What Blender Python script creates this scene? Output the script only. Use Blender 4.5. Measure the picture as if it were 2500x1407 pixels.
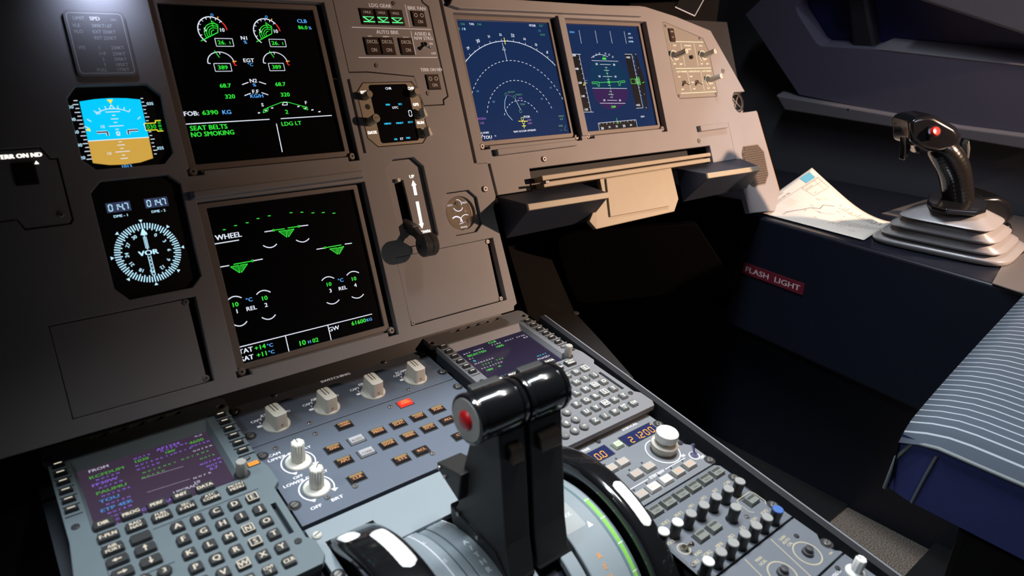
import bpy, bmesh, math, random
from mathutils import Matrix, Vector
random.seed(7)
for o in list(bpy.data.objects): bpy.data.objects.remove(o)
SC = bpy.context.scene
COL = SC.collection
R = math.radians
# ------------------------------------------------------------------ camera
CAM = Vector((-0.18216958, -0.77171432, 0.83841550))
FPX = 1649.38
# rows: camera right, camera down, camera forward, in world axes
RW = Matrix(((0.77430163, -0.63208180, 0.03048911), (-0.20490682, -0.29601295, -0.93294669), (0.59872380, 0.71613471, -0.35872118)))
OP = Vector((0.0, 0.0, 0.850000)); TILT = R(22)
OE = Vector((0.0, -0.15254952, 0.47242668)); DE = Vector((0.0, -0.99192596, -0.12681831))
cam_d = bpy.data.cameras.new('camera'); cam = bpy.data.objects.new('camera', cam_d); COL.objects.link(cam)
cam_d.sensor_width = 36.0; cam_d.lens = 36.0 * FPX / 2500.0; cam_d.clip_start = 0.02; cam_d.clip_end = 50
_r, _d, _f = Vector(RW[0]), Vector(RW[1]), Vector(RW[2])
cam.matrix_world = Matrix(((_r.x, -_d.x, -_f.x, CAM.x), (_r.y, -_d.y, -_f.y, CAM.y), (_r.z, -_d.z, -_f.z, CAM.z), (0, 0, 0, 1)))
cam_d.dof.use_dof = True; cam_d.dof.focus_distance = 0.86; cam_d.dof.aperture_fstop = 6.3
SC.camera = cam
SC.view_settings.view_transform = 'Standard'; SC.view_settings.look = 'None'
SC.view_settings.gamma = 1.0; SC.view_settings.use_curve_mapping = False
SC.view_settings.exposure = 0.0
# ------------------------------------------------------------------ world: night outside
wd = bpy.data.worlds.new('night'); SC.world = wd; wd.use_nodes = True
wd.node_tree.nodes['Background'].inputs[0].default_value = (0.30, 0.38, 0.75, 1)
wd.node_tree.nodes['Background'].inputs[1].default_value = 0.028
# ------------------------------------------------------------------ lights
def lamp(name, kind, loc, aim, energy, color, **kw):
    d = bpy.data.lights.new(name, kind); d.energy = energy; d.color = color
    for k, v in kw.items(): setattr(d, k, v)
    o = bpy.data.objects.new(name, d); COL.objects.link(o); o.location = loc
    o.rotation_euler = (Vector(aim) - Vector(loc)).to_track_quat('-Z', 'Y').to_euler()
    return o
# first officer's warm reading lamp, behind and outboard of the seat
lamp('reading_lamp', 'SPOT', (1.23, -1.12, 1.03), (0.84, -0.05, 0.60), 100, (1.0, 0.665, 0.465), spot_size=R(68.5), spot_blend=1.0, shadow_soft_size=0.018)
# cool dome lamp over the pedestal
lamp('dome_lamp', 'AREA', (0.24, -0.335, 1.95), (0.24, -0.335, 0.5), 9.5, (0.80, 0.90, 1.0), shape='RECTANGLE', size=0.8, size_y=0.15, spread=R(100))
lamp('overhead_strip_lamp', 'AREA', (0.50, -0.42, 1.85), (0.36, -0.44, 0.46), 2.2, (1.0, 0.95, 0.88), shape='RECTANGLE', size=0.55, size_y=0.04, spread=R(60))
# bluish flood lamp tucked under the glareshield
lamp('glareshield_flood', 'SPOT', (-0.050, -0.034, 0.884), (-0.050, 0.02, 0.82), 0.26, (0.62, 0.72, 1.0), spot_size=R(120), spot_blend=1.0, shadow_soft_size=0.01)
lamp('captain_side_fill', 'SPOT', (-0.80, -0.36, 1.40), (0.06, -0.40, 0.58), 15.0, (0.82, 0.92, 1.0), spot_size=R(44), spot_blend=1.0, shadow_soft_size=0.05)  # added fill from the captain's side, brightens lever cap and left keypad unit
lamp('side_wall_fill', 'AREA', (0.55, -1.35, 1.30), (1.42, -0.1, 0.85), 0.6, (0.80, 0.76, 1.0), size=0.5, spread=R(70))  # added fill washing the side window wall, no fixture stands there
# ------------------------------------------------------------------ frames of the two boards (millimetres)
c_, s_ = math.cos(TILT), math.sin(TILT)
MM = Matrix.Scale(0.001, 4)
NP = Vector((0, -c_, s_))
M_PAN = Matrix(((1, 0, 0, 0), (0, s_, -c_, 0), (0, c_, s_, OP.z), (0, 0, 0, 1)))
NE = Vector((1, 0, 0)).cross(-DE)
M_PED = Matrix(((1, 0, 0, OE.x), (0, -DE.y, NE.y, OE.y), (0, -DE.z, NE.z, OE.z), (0, 0, 0, 1)))
M_W = Matrix.Identity(4)
def ray(px, py): return RW.transposed() @ Vector(((px - 1250) / FPX, (py - 703.5) / FPX, 1.0))
def hit(px, py, p0, n):
    d = ray(px, py); n = Vector(n); return CAM + d * ((Vector(p0) - CAM).dot(n) / d.dot(n))
def PX(px, py, h=10.0):          # a point of the instrument panel, mm (u, y)
    q = hit(px, py, OP + NP * h * .001, NP) - OP; return (q.x * 1000, q.dot(Vector((0, s_, c_))) * 1000)
def EX(px, py, h=-12.0):         # a point of the pedestal, mm
    q = hit(px, py, OE + NE * h * .001, NE) - OE; return (q.x * 1000, -q.dot(DE) * 1000)
# ------------------------------------------------------------------ materials
MATS = {}
def mat(name, col, rough=.5, metal=0., emit=None, es=1., spec=.5, noise=0., nscale=60., bump=0., coat=0., trans=0.):
    if name in MATS: return MATS[name]
    m = bpy.data.materials.new(name); m.use_nodes = True; nt = m.node_tree; b = nt.nodes['Principled BSDF']
    b.inputs['Base Color'].default_value = (*col, 1); b.inputs['Roughness'].default_value = rough
    b.inputs['Metallic'].default_value = metal; b.inputs['Specular IOR Level'].default_value = spec
    b.inputs['Coat Weight'].default_value = coat; b.inputs['Transmission Weight'].default_value = trans
    if emit: b.inputs['Emission Color'].default_value = (*emit, 1); b.inputs['Emission Strength'].default_value = es
    if noise or bump:
        tc = nt.nodes.new('ShaderNodeTexCoord'); n = nt.nodes.new('ShaderNodeTexNoise')
        n.inputs['Scale'].default_value = nscale; n.inputs['Detail'].default_value = 6
        nt.links.new(tc.outputs['Object'], n.inputs['Vector'])
        if noise:
            r = nt.nodes.new('ShaderNodeMapRange'); r.inputs[3].default_value = 1 - noise; r.inputs[4].default_value = 1 + noise
            nt.links.new(n.outputs['Fac'], r.inputs[0])
            x = nt.nodes.new('ShaderNodeVectorMath'); x.operation = 'SCALE'; x.inputs[0].default_value = col
            nt.links.new(r.outputs[0], x.inputs['Scale']); nt.links.new(x.outputs[0], b.inputs['Base Color'])
        if bump:
            n2 = nt.nodes.new('ShaderNodeTexNoise'); n2.inputs['Scale'].default_value = 1500
            nt.links.new(tc.outputs['Object'], n2.inputs['Vector'])
            bp = nt.nodes.new('ShaderNodeBump'); bp.inputs['Strength'].default_value = bump; bp.inputs['Distance'].default_value = .0004
            nt.links.new(n2.outputs['Fac'], bp.inputs['Height']); nt.links.new(bp.outputs[0], b.inputs['Normal'])
    MATS[name] = m; return m
def em(name, col, s=1.0): return mat(name, (0.02, 0.02, 0.02), .4, emit=col, es=s)
BOARD = mat('panel_paint', (.300, .285, .290), .62, noise=.07, nscale=22, bump=.25, spec=.3)
PED = mat('pedestal_paint', (.115, .135, .170), .5, noise=.05, nscale=30, bump=.2, spec=.35)
PEDL = mat('quadrant_paint', (.25, .29, .31), .45, noise=.04, nscale=25, bump=.1)
MCDUP = mat('display_unit_paint', (.135, .168, .180), .5, noise=.05, nscale=40, bump=.2, spec=.35)
BEZ = mat('bezel_paint', (.20, .165, .15), .5, noise=.05, bump=.15)
DARK = mat('dark_gap', (.012, .012, .014), .7)
BLK = mat('black_plastic', (.012, .012, .013), .38)
BLKG = mat('glossy_black', (.008, .008, .009), .16, coat=.6)
BLKM = mat('matte_black_metal', (.022, .021, .020), .5)
GLASS = mat('screen_glass', (.006, .006, .007), .12, spec=.4)
STEEL = mat('screw_steel', (.42, .40, .38), .35, metal=.9)
SCREWP = mat('painted_screw', (.30, .27, .26), .45, metal=.4)
CHROME = mat('chrome', (.75, .75, .75), .12, metal=1.)
IVORY = mat('ivory_plastic', (.74, .70, .60), .42, noise=.03)
WHITE = mat('white_plastic', (.80, .78, .74), .35)
WPAINT = mat('white_lettering', (.80, .78, .80), .5, emit=(.85, .82, .9), es=.22)
PALE = mat('pale_lettering', (.60, .60, .64), .5, emit=(.6, .6, .7), es=.05)
LITW = em('lit_lettering', (1.0, .93, .84), 1.6)
LITY = em('backlit_lettering', (.98, .92, .66), .62)
LITYB = em('backlit_line', (1.0, .86, .52), 1.3)
S_W = em('screen_white', (.82, .88, 1.0), 1.0)
S_G = em('screen_green', (.03, .85, .05), 1.0)
S_C = em('screen_cyan', (.10, .42, 1.0), 1.0)
S_A = em('screen_amber', (1.0, .34, .02), 1.3)
S_R = em('screen_red', (.9, .03, .03), 1.0)
S_Y = em('screen_yellow', (.95, .85, .05), 1.0)
S_M = em('screen_magenta', (.35, .10, .75), .8)
S_SKY = em('screen_sky', (.0, .60, 1.0), 1.0)
S_GND = em('screen_ground', (.62, .36, .06), 1.0)
S_LB = em('screen_pale_blue', (.50, .82, 1.0), 1.15)
# ------------------------------------------------------------------ mesh builder (millimetres in a local frame)
GLY = {}
def glyphs(s):
    if s in GLY: return GLY[s]
    cu = bpy.data.curves.new('t', 'FONT'); cu.body = s; cu.size = 1.0; cu.resolution_u = 2; cu.fill_mode = 'FRONT'
    o = bpy.data.objects.new('t', cu); COL.objects.link(o)
    me = bpy.data.meshes.new_from_object(o.evaluated_get(bpy.context.evaluated_depsgraph_get()))
    v = [tuple(p.co) for p in me.vertices]; f = [tuple(p.vertices) for p in me.polygons]
    bpy.data.objects.remove(o); bpy.data.curves.remove(cu); bpy.data.meshes.remove(me)
    xs = [p[0] for p in v] or [0, 0]; ys = [p[1] for p in v] or [0, .7]
    GLY[s] = (v, f, min(xs), max(xs)); return GLY[s]
class MB:
    def __init__(s): s.v = []; s.f = []; s.m = []; s.mats = []
    def mi(s, m):
        if m not in s.mats: s.mats.append(m)
        return s.mats.index(m)
    def add(s, vs, fs, m, X=None):
        b = len(s.v); k = s.mi(m)
        for p in vs:
            p = Vector(p)
            s.v.append(tuple(X @ p) if X else tuple(p))
        for f in fs: s.f.append([i + b for i in f]); s.m.append(k)
        return s
    def box(s, x0, x1, y0, y1, z0, z1, m, X=None):
        return s.prism([(x0, y0), (x1, y0), (x1, y1), (x0, y1)], z0, z1, m, X)
    def prism(s, pts, z0, z1, m, X=None, top=None):
        n = len(pts); t = top or pts
        a = sum(pts[i][0] * pts[(i + 1) % n][1] - pts[(i + 1) % n][0] * pts[i][1] for i in range(n))
        if a < 0: pts = pts[::-1]; t = t[::-1]
        vs = [(x, y, z0) for x, y in pts] + [(x, y, z1) for x, y in t]
        fs = [list(range(n))[::-1], list(range(n, 2 * n))] + [[i, (i + 1) % n, n + (i + 1) % n, n + i] for i in range(n)]
        return s.add(vs, fs, m, X)
    def lathe(s, prof, m, X=None, n=28, cx=0, cy=0, flute=None):      # prof: (radius, z) list, axis z
        vs = []; fs = []
        for r, z in prof:
            for i in range(n):
                a = 2 * math.pi * i / n; rr = r * (flute(i, z) if flute else 1)
                vs.append((cx + rr * math.cos(a), cy + rr * math.sin(a), z))
        k = len(prof)
        for j in range(k - 1):
            for i in range(n): fs.append([j * n + i, j * n + (i + 1) % n, (j + 1) * n + (i + 1) % n, (j + 1) * n + i])
        fs.append(list(range((k - 1) * n, k * n))); fs.append(list(range(n))[::-1])
        return s.add(vs, fs, m, X)
    def cyl(s, cx, cy, z0, z1, r, m, X=None, n=20, r1=None):
        return s.lathe([(r, z0), (r if r1 is None else r1, z1)], m, X, n, cx, cy)
    def line(s, a, b, w, m, z, X=None):
        a = Vector(a); b = Vector(b); d = (b - a)
        if d.length < 1e-6: return s
        n = Vector((-d.y, d.x)).normalized() * w / 2
        return s.add([(*(a - n), z), (*(b - n), z), (*(b + n), z), (*(a + n), z)], [[0, 1, 2, 3]], m, X)
    def path(s, pts, w, m, z, closed=False, X=None):
        n = len(pts)
        for i in range(n if closed else n - 1): s.line(pts[i], pts[(i + 1) % n], w, m, z, X)
        return s
    def arc(s, cx, cy, r, a0, a1, w, m, z, n=24, dash=0, X=None, ry=1.):
        for i in range(n):
            if dash and i % 2: continue
            t0 = R(a0 + (a1 - a0) * i / n); t1 = R(a0 + (a1 - a0) * (i + 1) / n)
            q = [(cx + k * math.cos(t), cy + ry * k * math.sin(t), z) for t, k in ((t0, r - w / 2), (t1, r - w / 2), (t1, r + w / 2), (t0, r + w / 2))]
            s.add(q, [[0, 1, 2, 3]] if a1 < a0 else [[3, 2, 1, 0]], m, X)
        return s
    def fill(s, pts, m, z, X=None):
        n = len(pts); a = sum(pts[i][0] * pts[(i + 1) % n][1] - pts[(i + 1) % n][0] * pts[i][1] for i in range(n))
        if a < 0: pts = pts[::-1]
        return s.add([(x, y, z) for x, y in pts], [list(range(n))], m, X)
    def text(s, t, x, y, cap, m, z, w=None, al='C', rot=0, bold=0, sx=1.0, X=None):
        v, f, x0, x1 = glyphs(t)
        if not v: return s
        k = cap / .70; kx = (w / max(x1 - x0, .01)) if w else k * sx
        off = {'C': (x0 + x1) / 2, 'L': x0, 'R': x1}[al]; ca, sa = math.cos(R(rot)), math.sin(R(rot))
        for bx in ((0,) if not bold else (-bold, bold)):
            q = []
            for p in v:
                a = (p[0] - off) * kx + bx; b = p[1] * k - cap / 2
                q.append((x + a * ca - b * sa, y + a * sa + b * ca, z + (0.004 if bx > 0 else 0)))
            s.add(q, f, m, X)
        return s
    def seg7(s, ch, x, y, h, m, z, sl=.12, w=None):
        w = w or h * .5; t = h * .13
        P = {'a': ((0, 1), (1, 1)), 'b': ((1, 1), (1, .5)), 'c': ((1, .5), (1, 0)), 'd': ((0, 0), (1, 0)), 'e': ((0, 0), (0, .5)), 'f': ((0, .5), (0, 1)), 'g': ((0, .5), (1, .5))}
        D = {'0': 'abcdef', '1': 'bc', '2': 'abged', '3': 'abgcd', '4': 'fgbc', '5': 'afgcd', '6': 'afgedc', '7': 'abc', '8': 'abcdefg', '9': 'abcdfg'}
        for k in D[ch]:
            a, b = [(x + q[0] * w + q[1] * h * sl, y + q[1] * h) for q in P[k]]
            d = Vector(b) - Vector(a); d.normalize(); g = d * t * .35
            s.line((a[0] + g.x, a[1] + g.y), (b[0] - g.x, b[1] - g.y), t, m, z)
        return s
    def build(s, name, parent=None, M=None, bevel=0., seg=2, smooth=None, scale=True):
        me = bpy.data.meshes.new(name)
        k = .001 if scale else 1.0
        me.from_pydata([(a * k, b * k, c * k) for a, b, c in s.v], [], s.f)
        for m in s.mats: me.materials.append(m)
        for p, i in zip(me.polygons, s.m): p.material_index = i
        me.update()
        if smooth is not None:
            for p in me.polygons: p.use_smooth = True
            me.set_sharp_from_angle(angle=R(smooth))
        o = bpy.data.objects.new(name, me); COL.objects.link(o)
        if parent: o.parent = parent
        if M is not None: o.matrix_local = M
        if bevel:
            b = o.modifiers.new('bevel', 'BEVEL'); b.width = bevel * .001; b.segments = seg; b.limit_method = 'ANGLE'; b.angle_limit = R(40)
        return o
def T(x, y, z=0): return Matrix.Translation(Vector((x, y, z)) * .001)
def tag(o, label=None, cat=None, group=None, kind=None):
    if label: o['label'] = label
    if cat: o['category'] = cat
    if group: o['group'] = group
    if kind: o['kind'] = kind
    return o
def thing(name, label, cat, M=M_W, loc=(0, 0, 0), group=None):
    o = bpy.data.objects.new(name, None); o.empty_display_size = .01; COL.objects.link(o)
    o.matrix_world = M @ T(*loc); return tag(o, label, cat, group)
def copy_tree(o, parent=None):
    c = o.copy(); COL.objects.link(c)
    if parent: c.parent = parent; c.matrix_parent_inverse = o.matrix_parent_inverse.copy()
    for ch in [x for x in KIDS.get(o, [])]: copy_tree(ch, c)
    return c
KIDS = {}
def rr(x0, x1, y0, y1, r, n=4):
    p = []
    for cx, cy, a in ((x1 - r, y1 - r, 0), (x0 + r, y1 - r, 90), (x0 + r, y0 + r, 180), (x1 - r, y0 + r, 270)):
        for i in range(n + 1): t = R(a + 90 * i / n); p.append((cx + r * math.cos(t), cy + r * math.sin(t)))
    return p
def cham(x0, x1, y0, y1, c): return [(x0 + c, y0), (x1 - c, y0), (x1, y0 + c), (x1, y1 - c), (x1 - c, y1), (x0 + c, y1), (x0, y1 - c), (x0, y0 + c)]
def circ(cx, cy, r, n=28): return [(cx + r * math.cos(2 * math.pi * i / n), cy + r * math.sin(2 * math.pi * i / n)) for i in range(n)]
def plate(mb, outline, holes, z0, z1, m, bev=0.):     # flat plate with holes, from a filled 2D curve
    cu = bpy.data.curves.new('p', 'CURVE'); cu.dimensions = '2D'; cu.fill_mode = 'BOTH'; cu.extrude = (z1 - z0) / 2 - bev; cu.bevel_depth = bev; cu.bevel_resolution = 1; cu.offset = -bev
    for pl in [outline] + list(holes):
        sp = cu.splines.new('POLY'); sp.points.add(len(pl) - 1)
        for q, (x, y) in zip(sp.points, pl): q.co = (x, y, 0, 1)
        sp.use_cyclic_u = True
    o = bpy.data.objects.new('p', cu); COL.objects.link(o)
    me = bpy.data.meshes.new_from_object(o.evaluated_get(bpy.context.evaluated_depsgraph_get()))
    bm = bmesh.new(); bm.from_mesh(me); bmesh.ops.remove_doubles(bm, verts=bm.verts, dist=.0005); bmesh.ops.recalc_face_normals(bm, faces=bm.faces); bm.to_mesh(me); bm.free()
    zc = (z0 + z1) / 2
    mb.add([(p.co.x, p.co.y, p.co.z + zc) for p in me.vertices], [tuple(p.vertices) for p in me.polygons], m)
    bpy.data.objects.remove(o); bpy.data.curves.remove(cu); bpy.data.meshes.remove(me)
    return mb
def screw(parent, x, y, z, r=3.0, m=None, kind='cross', h=1.4, name='screw'):
    mb = MB(); m = m or SCREWP
    mb.lathe([(r, 0), (r, h * .6), (r * .75, h), (r * .45, h)], m, n=16)
    if kind == 'cross':
        mb.box(-r * .5, r * .5, -r * .12, r * .12, h - .1, h + .06, DARK); mb.box(-r * .12, r * .12, -r * .5, r * .5, h - .1, h + .07, DARK)
    elif kind == 'hex': mb.cyl(0, 0, h - .1, h + .07, r * .42, DARK, n=6)
    else: mb.line((-r * .7, -r * .25), (r * .7, r * .25), r * .25, DARK, h + .08)
    return mb.build(name, parent, T(x, y, z), smooth=35)
def axis_x(x, y, z):          # local frame whose z axis is +x of the parent
    return Matrix(((0, 0, 1, x), (0, 1, 0, y), (-1, 0, 0, z), (0, 0, 0, 1)))
# ================================================================== INSTRUMENT PANEL
HB = 10.0
def ear(x0, x1, y0, y1): return [(x0, y0), (x1, y0), (x1, y1), (x0, y1)]
def du_hole(x, y, right=17, top=6):
    X1 = x + 159 + 12; yb = y - 166
    return [(x - 9, yb + 2), (x - 9, y + top), (X1, y + top), (X1, yb - 6), (x + 158, yb - 6), (x + 158, yb - 1), (x + 4, yb - 1), (x + 4, yb - 5), (x - 11, yb - 5), (x - 11, yb + 2)]
UE, LE, ND, PF = (0, 0), (0, -202.6), (352.3, -3.4), (545.5, -3.4)
isis_o = [(-85.5, -80.8), (-27.7, -80.4), (-18, -91.4), (-19, -146.8), (-29, -157), (-86, -157), (-95, -147), (-94.5, -91.5)]
ddr_o = [(-84.5, -167.2), (-28.6, -167.2), (-19.5, -177), (-21, -267.7), (-31, -277.2), (-85.4, -277.2), (-95.2, -265), (-94.7, -177.2)]
clk_o = [(196, -84.2), (260.3, -84.5), (268.5, -94), (268.8, -148.8), (258, -159.4), (197.6, -159.2), (186.5, -148), (185.8, -95)]
gear_o = [(213.7, -174.8), (241, -174.6), (252, -186.5), (251.8, -270), (243, -279), (212, -279), (201, -270), (201, -185)]
brk_o = [(276.7, -222.5), (309, -222.5), (319.4, -233.3), (319.4, -267), (308.1, -276.3), (276.7, -276.3), (267, -266), (267.3, -231.4)]
ldg_o = [(182, 26), (301.6, 26), (301.6, 13), (308.8, 7.6), (309.3, -104.5), (301.6, -108.5), (300.5, -114.8), (271, -114.8), (266, -79), (206, -73), (182, -73)]
pan = thing('instrument_panel', 'taupe centre instrument board carrying the two large engine and wheel displays', 'instrument panel', M_PAN)
mb = MB()
plate(mb, [(-330, 40), (326.2, 40), (326.2, -190.2), (347.2, -190.6), (349.2, -236), (341.5, -250), (346.5, -377.6), (341, -380), (339.6, -385), (-330, -385)],
      [du_hole(*UE), du_hole(*LE), isis_o, ddr_o, clk_o, gear_o, brk_o, ldg_o, [(189, -287.5), (330.5, -287.5), (331.5, -369.5), (189, -369.5)],
       [(-150, -286), (-30.5, -286), (-32, -369.5), (-150, -369.5)], [(-240, -133), (-123, -133), (-118, -143.4), (-112.6, -143.4), (-112.6, -198.5), (-115, -202.4), (-149, -202.4), (-153, -193.3), (-240, -193.3)],
       [(178, -80), (181, -80), (181, -164.5), (178, -164.5)]], 0, HB, BOARD, .7)
mb.build('board', pan)
mb = MB().box(-330, 345, -385, 40, -32, -28, DARK); mb.build('backing', pan)
MB().box(-330, 345, -640, -386, -34, -28, BLK).build('lower_skirt', pan)
for x, y, w, h in ((189.6, -369, 141, 81.2),):
    mb = MB(); mb.box(x, x + w - 9, y + .8, y + h, 0, 8.6, BOARD); AC = [mb.build('access_panel', pan, bevel=.5)]
AC.append(MB().box(-149.4, -38, -369, -286.8, 0, 8.6, BOARD).build('access_panel', pan, bevel=.5))
for x, y in ((321.7, -291), (323.4, -366), (192.4, -366.4), (-40, -289.5), (-38.5, -365)): screw(AC[0 if x > 0 else 1], x, y, 8.6, 3)
screw(pan, 333.8, -224.7, HB, 4, kind='hex', h=2.5)
# raised hand ledge above the lower display
mb = MB(); mb.prism([(-15, -186), (170, -184), (170, -193), (-15, -195)], HB, HB + 8, BOARD, top=[(-12, -187), (168, -185), (168, -192), (-12, -194)]); mb.build('ledge', pan, bevel=1.2)
# ---------------------------------------------------- first officer's board
fo = thing('side_instrument_panel', 'sunlit-looking tan first officer board with two blue displays, right of the gap', 'instrument panel', M_PAN)
fo['label'] = 'warmly lit tan first officer board around the two blue displays'
mb = MB()
lgt_o = [(757.3, 2), (763, 2.6), (850, -20), (858.8, -23), (869.5, -45.2), (870.9, -118), (866, -124.4), (764, -124.2), (758.5, -118)]
out = [(330.5, 36), (333.8, 14.5), (708, 26), (722, 25.4), (795, 12.5), (885, -9), (954.5, -118)] + \
      [(931 + 20 * math.cos(R(a)), -136 + 20 * math.sin(R(a))) for a in range(118, 271, 19)] + \
      [(954, -155.6), (981, -154.6), (1008, -319), (978, -342), (899, -335.5), (889.5, -245.5), (888, -236.5), (821.5, -236.5), (820.5, -206.8), (414.5, -206), (412.5, -235), (352.8, -234.8), (351.3, -193.2), (330.5, -193)]
plate(mb, out, [du_hole(*ND, top=5), du_hole(*PF, top=5), lgt_o], 0, HB, BOARD, .7)
mb.line((885.5, -170), (888.6, -245), .5, DARK, HB + .05)
mb.build('board', fo)
MB().prism([(980.5, -154), (986, -156), (1014, -316), (1008, -330)], -14, 8, mat('panel_edge_lit_orange', (.42, .26, .14), .6)).build('edge_trim', fo, bevel=1)  # orange of the warm lamp light is put into this edge's colour
MB().box(331, 1000, -236, 24, -32, -28, DARK).build('backing', fo)
plate(MB(), [(336, 8), (345, 20), (700, 20.5), (700, 6.8), (351, 4.3)], [], HB, HB + 7, BOARD, 1.2).build('hood_ledge', fo)
for pts in (((362, -176.5), (506, -175), (506, -183.2), (362, -185)), ((795, -172.4), (874, -172), (874, -181), (795, -182.5))):
    MB().prism(list(pts), HB, HB + 7, BOARD).build('ledge', fo, bevel=1.2)
MB().prism([(521.5, -170), (534, -170), (534, 3), (521.5, 3)], HB, HB + 4, BOARD).build('divider', fo, bevel=1)
for x, y, k in ((443, -195.9, 'hex'), (898.8, -80.1, 'cross'), (793, -196.7, 'hex')): screw(fo, x, y, HB, 4, kind=k, h=2.2)
# ---------------------------------------------------- display units
def SXY(ox, oy, sc, h=0.8):
    return lambda x, y: PX(ox + x * sc, oy + y * sc, h)
def display_unit(u, label, draw, bez=BEZ, glass=GLASS):
    t = thing('display_unit', label, 'display', M_PAN, (u[0], u[1], 0), 'large square displays')
    mb = MB(); plate(mb, rr(-8, 164.5, -165, 5, 2), [rr(0, 159, -159, 0, 1)], -24, 3, bez, .6); mb.build('bezel', t)
    mb = MB(); mb.box(-.5, 159.5, -159.5, .5, -4, 0, glass)
    draw(mb, u); mb.build('screen', t)
    mb = MB(); mb.prism([(4, -168.6), (158, -168.6), (158, -165.2), (4, -165.2)], 0, 2, BOARD, top=[(4, -168.6), (158, -168.6), (158, -167.6), (4, -167.6)])
    mb.prism([(4, -168.6), (158, -168.6), (158, -165.2), (4, -165.2)], -2, 1, BOARD, top=[(4, -168.6), (158, -168.6), (158, -166), (4, -166)]); mb.build('lower_lip', t)
    for x, y in ((-4.5, -166), (165.5, -166)):
        MB().lathe([(4.2, -20), (4.2, 5), (3, 6.2), (1.6, 6.2)], SCREWP, n=18).cyl(0, 0, 6, 6.35, 1.5, DARK, n=6).build('locking_screw', t, T(x, y, 0), smooth=35)
    return t
class Scr:            # draws onto one screen; points come as crop coordinates of the photographed screen
    def __init__(s, mb, u, ox, oy, sc): s.mb = mb; s.u = u; s.f = SXY(ox, oy, sc); s.z = .35
    def p(s, x, y): a = s.f(x, y); return (a[0] - s.u[0], a[1] - s.u[1])
    def t(s, txt, x, y, cap, m, **k): q = s.p(x, y); k.setdefault('sx', None); sx = k.pop('sx'); s.mb.text(txt, q[0], q[1], cap, m, s.z, sx=(sx or cap / .70 * 1.0), bold=cap * .035, **k)
    def l(s, a, b, w, m): s.mb.line(s.p(*a), s.p(*b), w, m, s.z)
    def pl(s, pts, w, m, closed=False): s.mb.path([s.p(*q) for q in pts], w, m, s.z, closed)
def text_fix(s, t, x, y, cap, m, z, w=None, al='C', rot=0, bold=0, sx=None, X=None):
    return _T(s, t, x, y, cap, m, z, w, al, rot, bold, sx or cap / .70, X)
_T = MB.text
def _text(s, t, x, y, cap, m, z, w=None, al='C', rot=0, bold=0, sx=1.0, X=None):
    v, f, x0, x1 = glyphs(t)
    if not v: return s
    k = cap / .70; kx = (w / max(x1 - x0, .01)) if w else k * sx
    off = {'C': (x0 + x1) / 2, 'L': x0, 'R': x1}[al]; ca, sa = math.cos(R(rot)), math.sin(R(rot))
    for i, bx in enumerate((0,) if not bold else (-bold, bold)):
        q = []
        for p in v:
            a = (p[0] - off) * kx + bx; b = p[1] * k - cap / 2
            q.append((x + a * ca - b * sa, y + a * sa + b * ca, z + .01 * i))
        s.add(q, f, m, X)
    return s
MB.text = _text
def st(S, txt, x, y, cap, m, al='C', sx=1.12): q = S.p(x, y); S.mb.text(txt, q[0], q[1], cap, m, S.z, al=al, sx=sx, bold=cap * .03)
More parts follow.
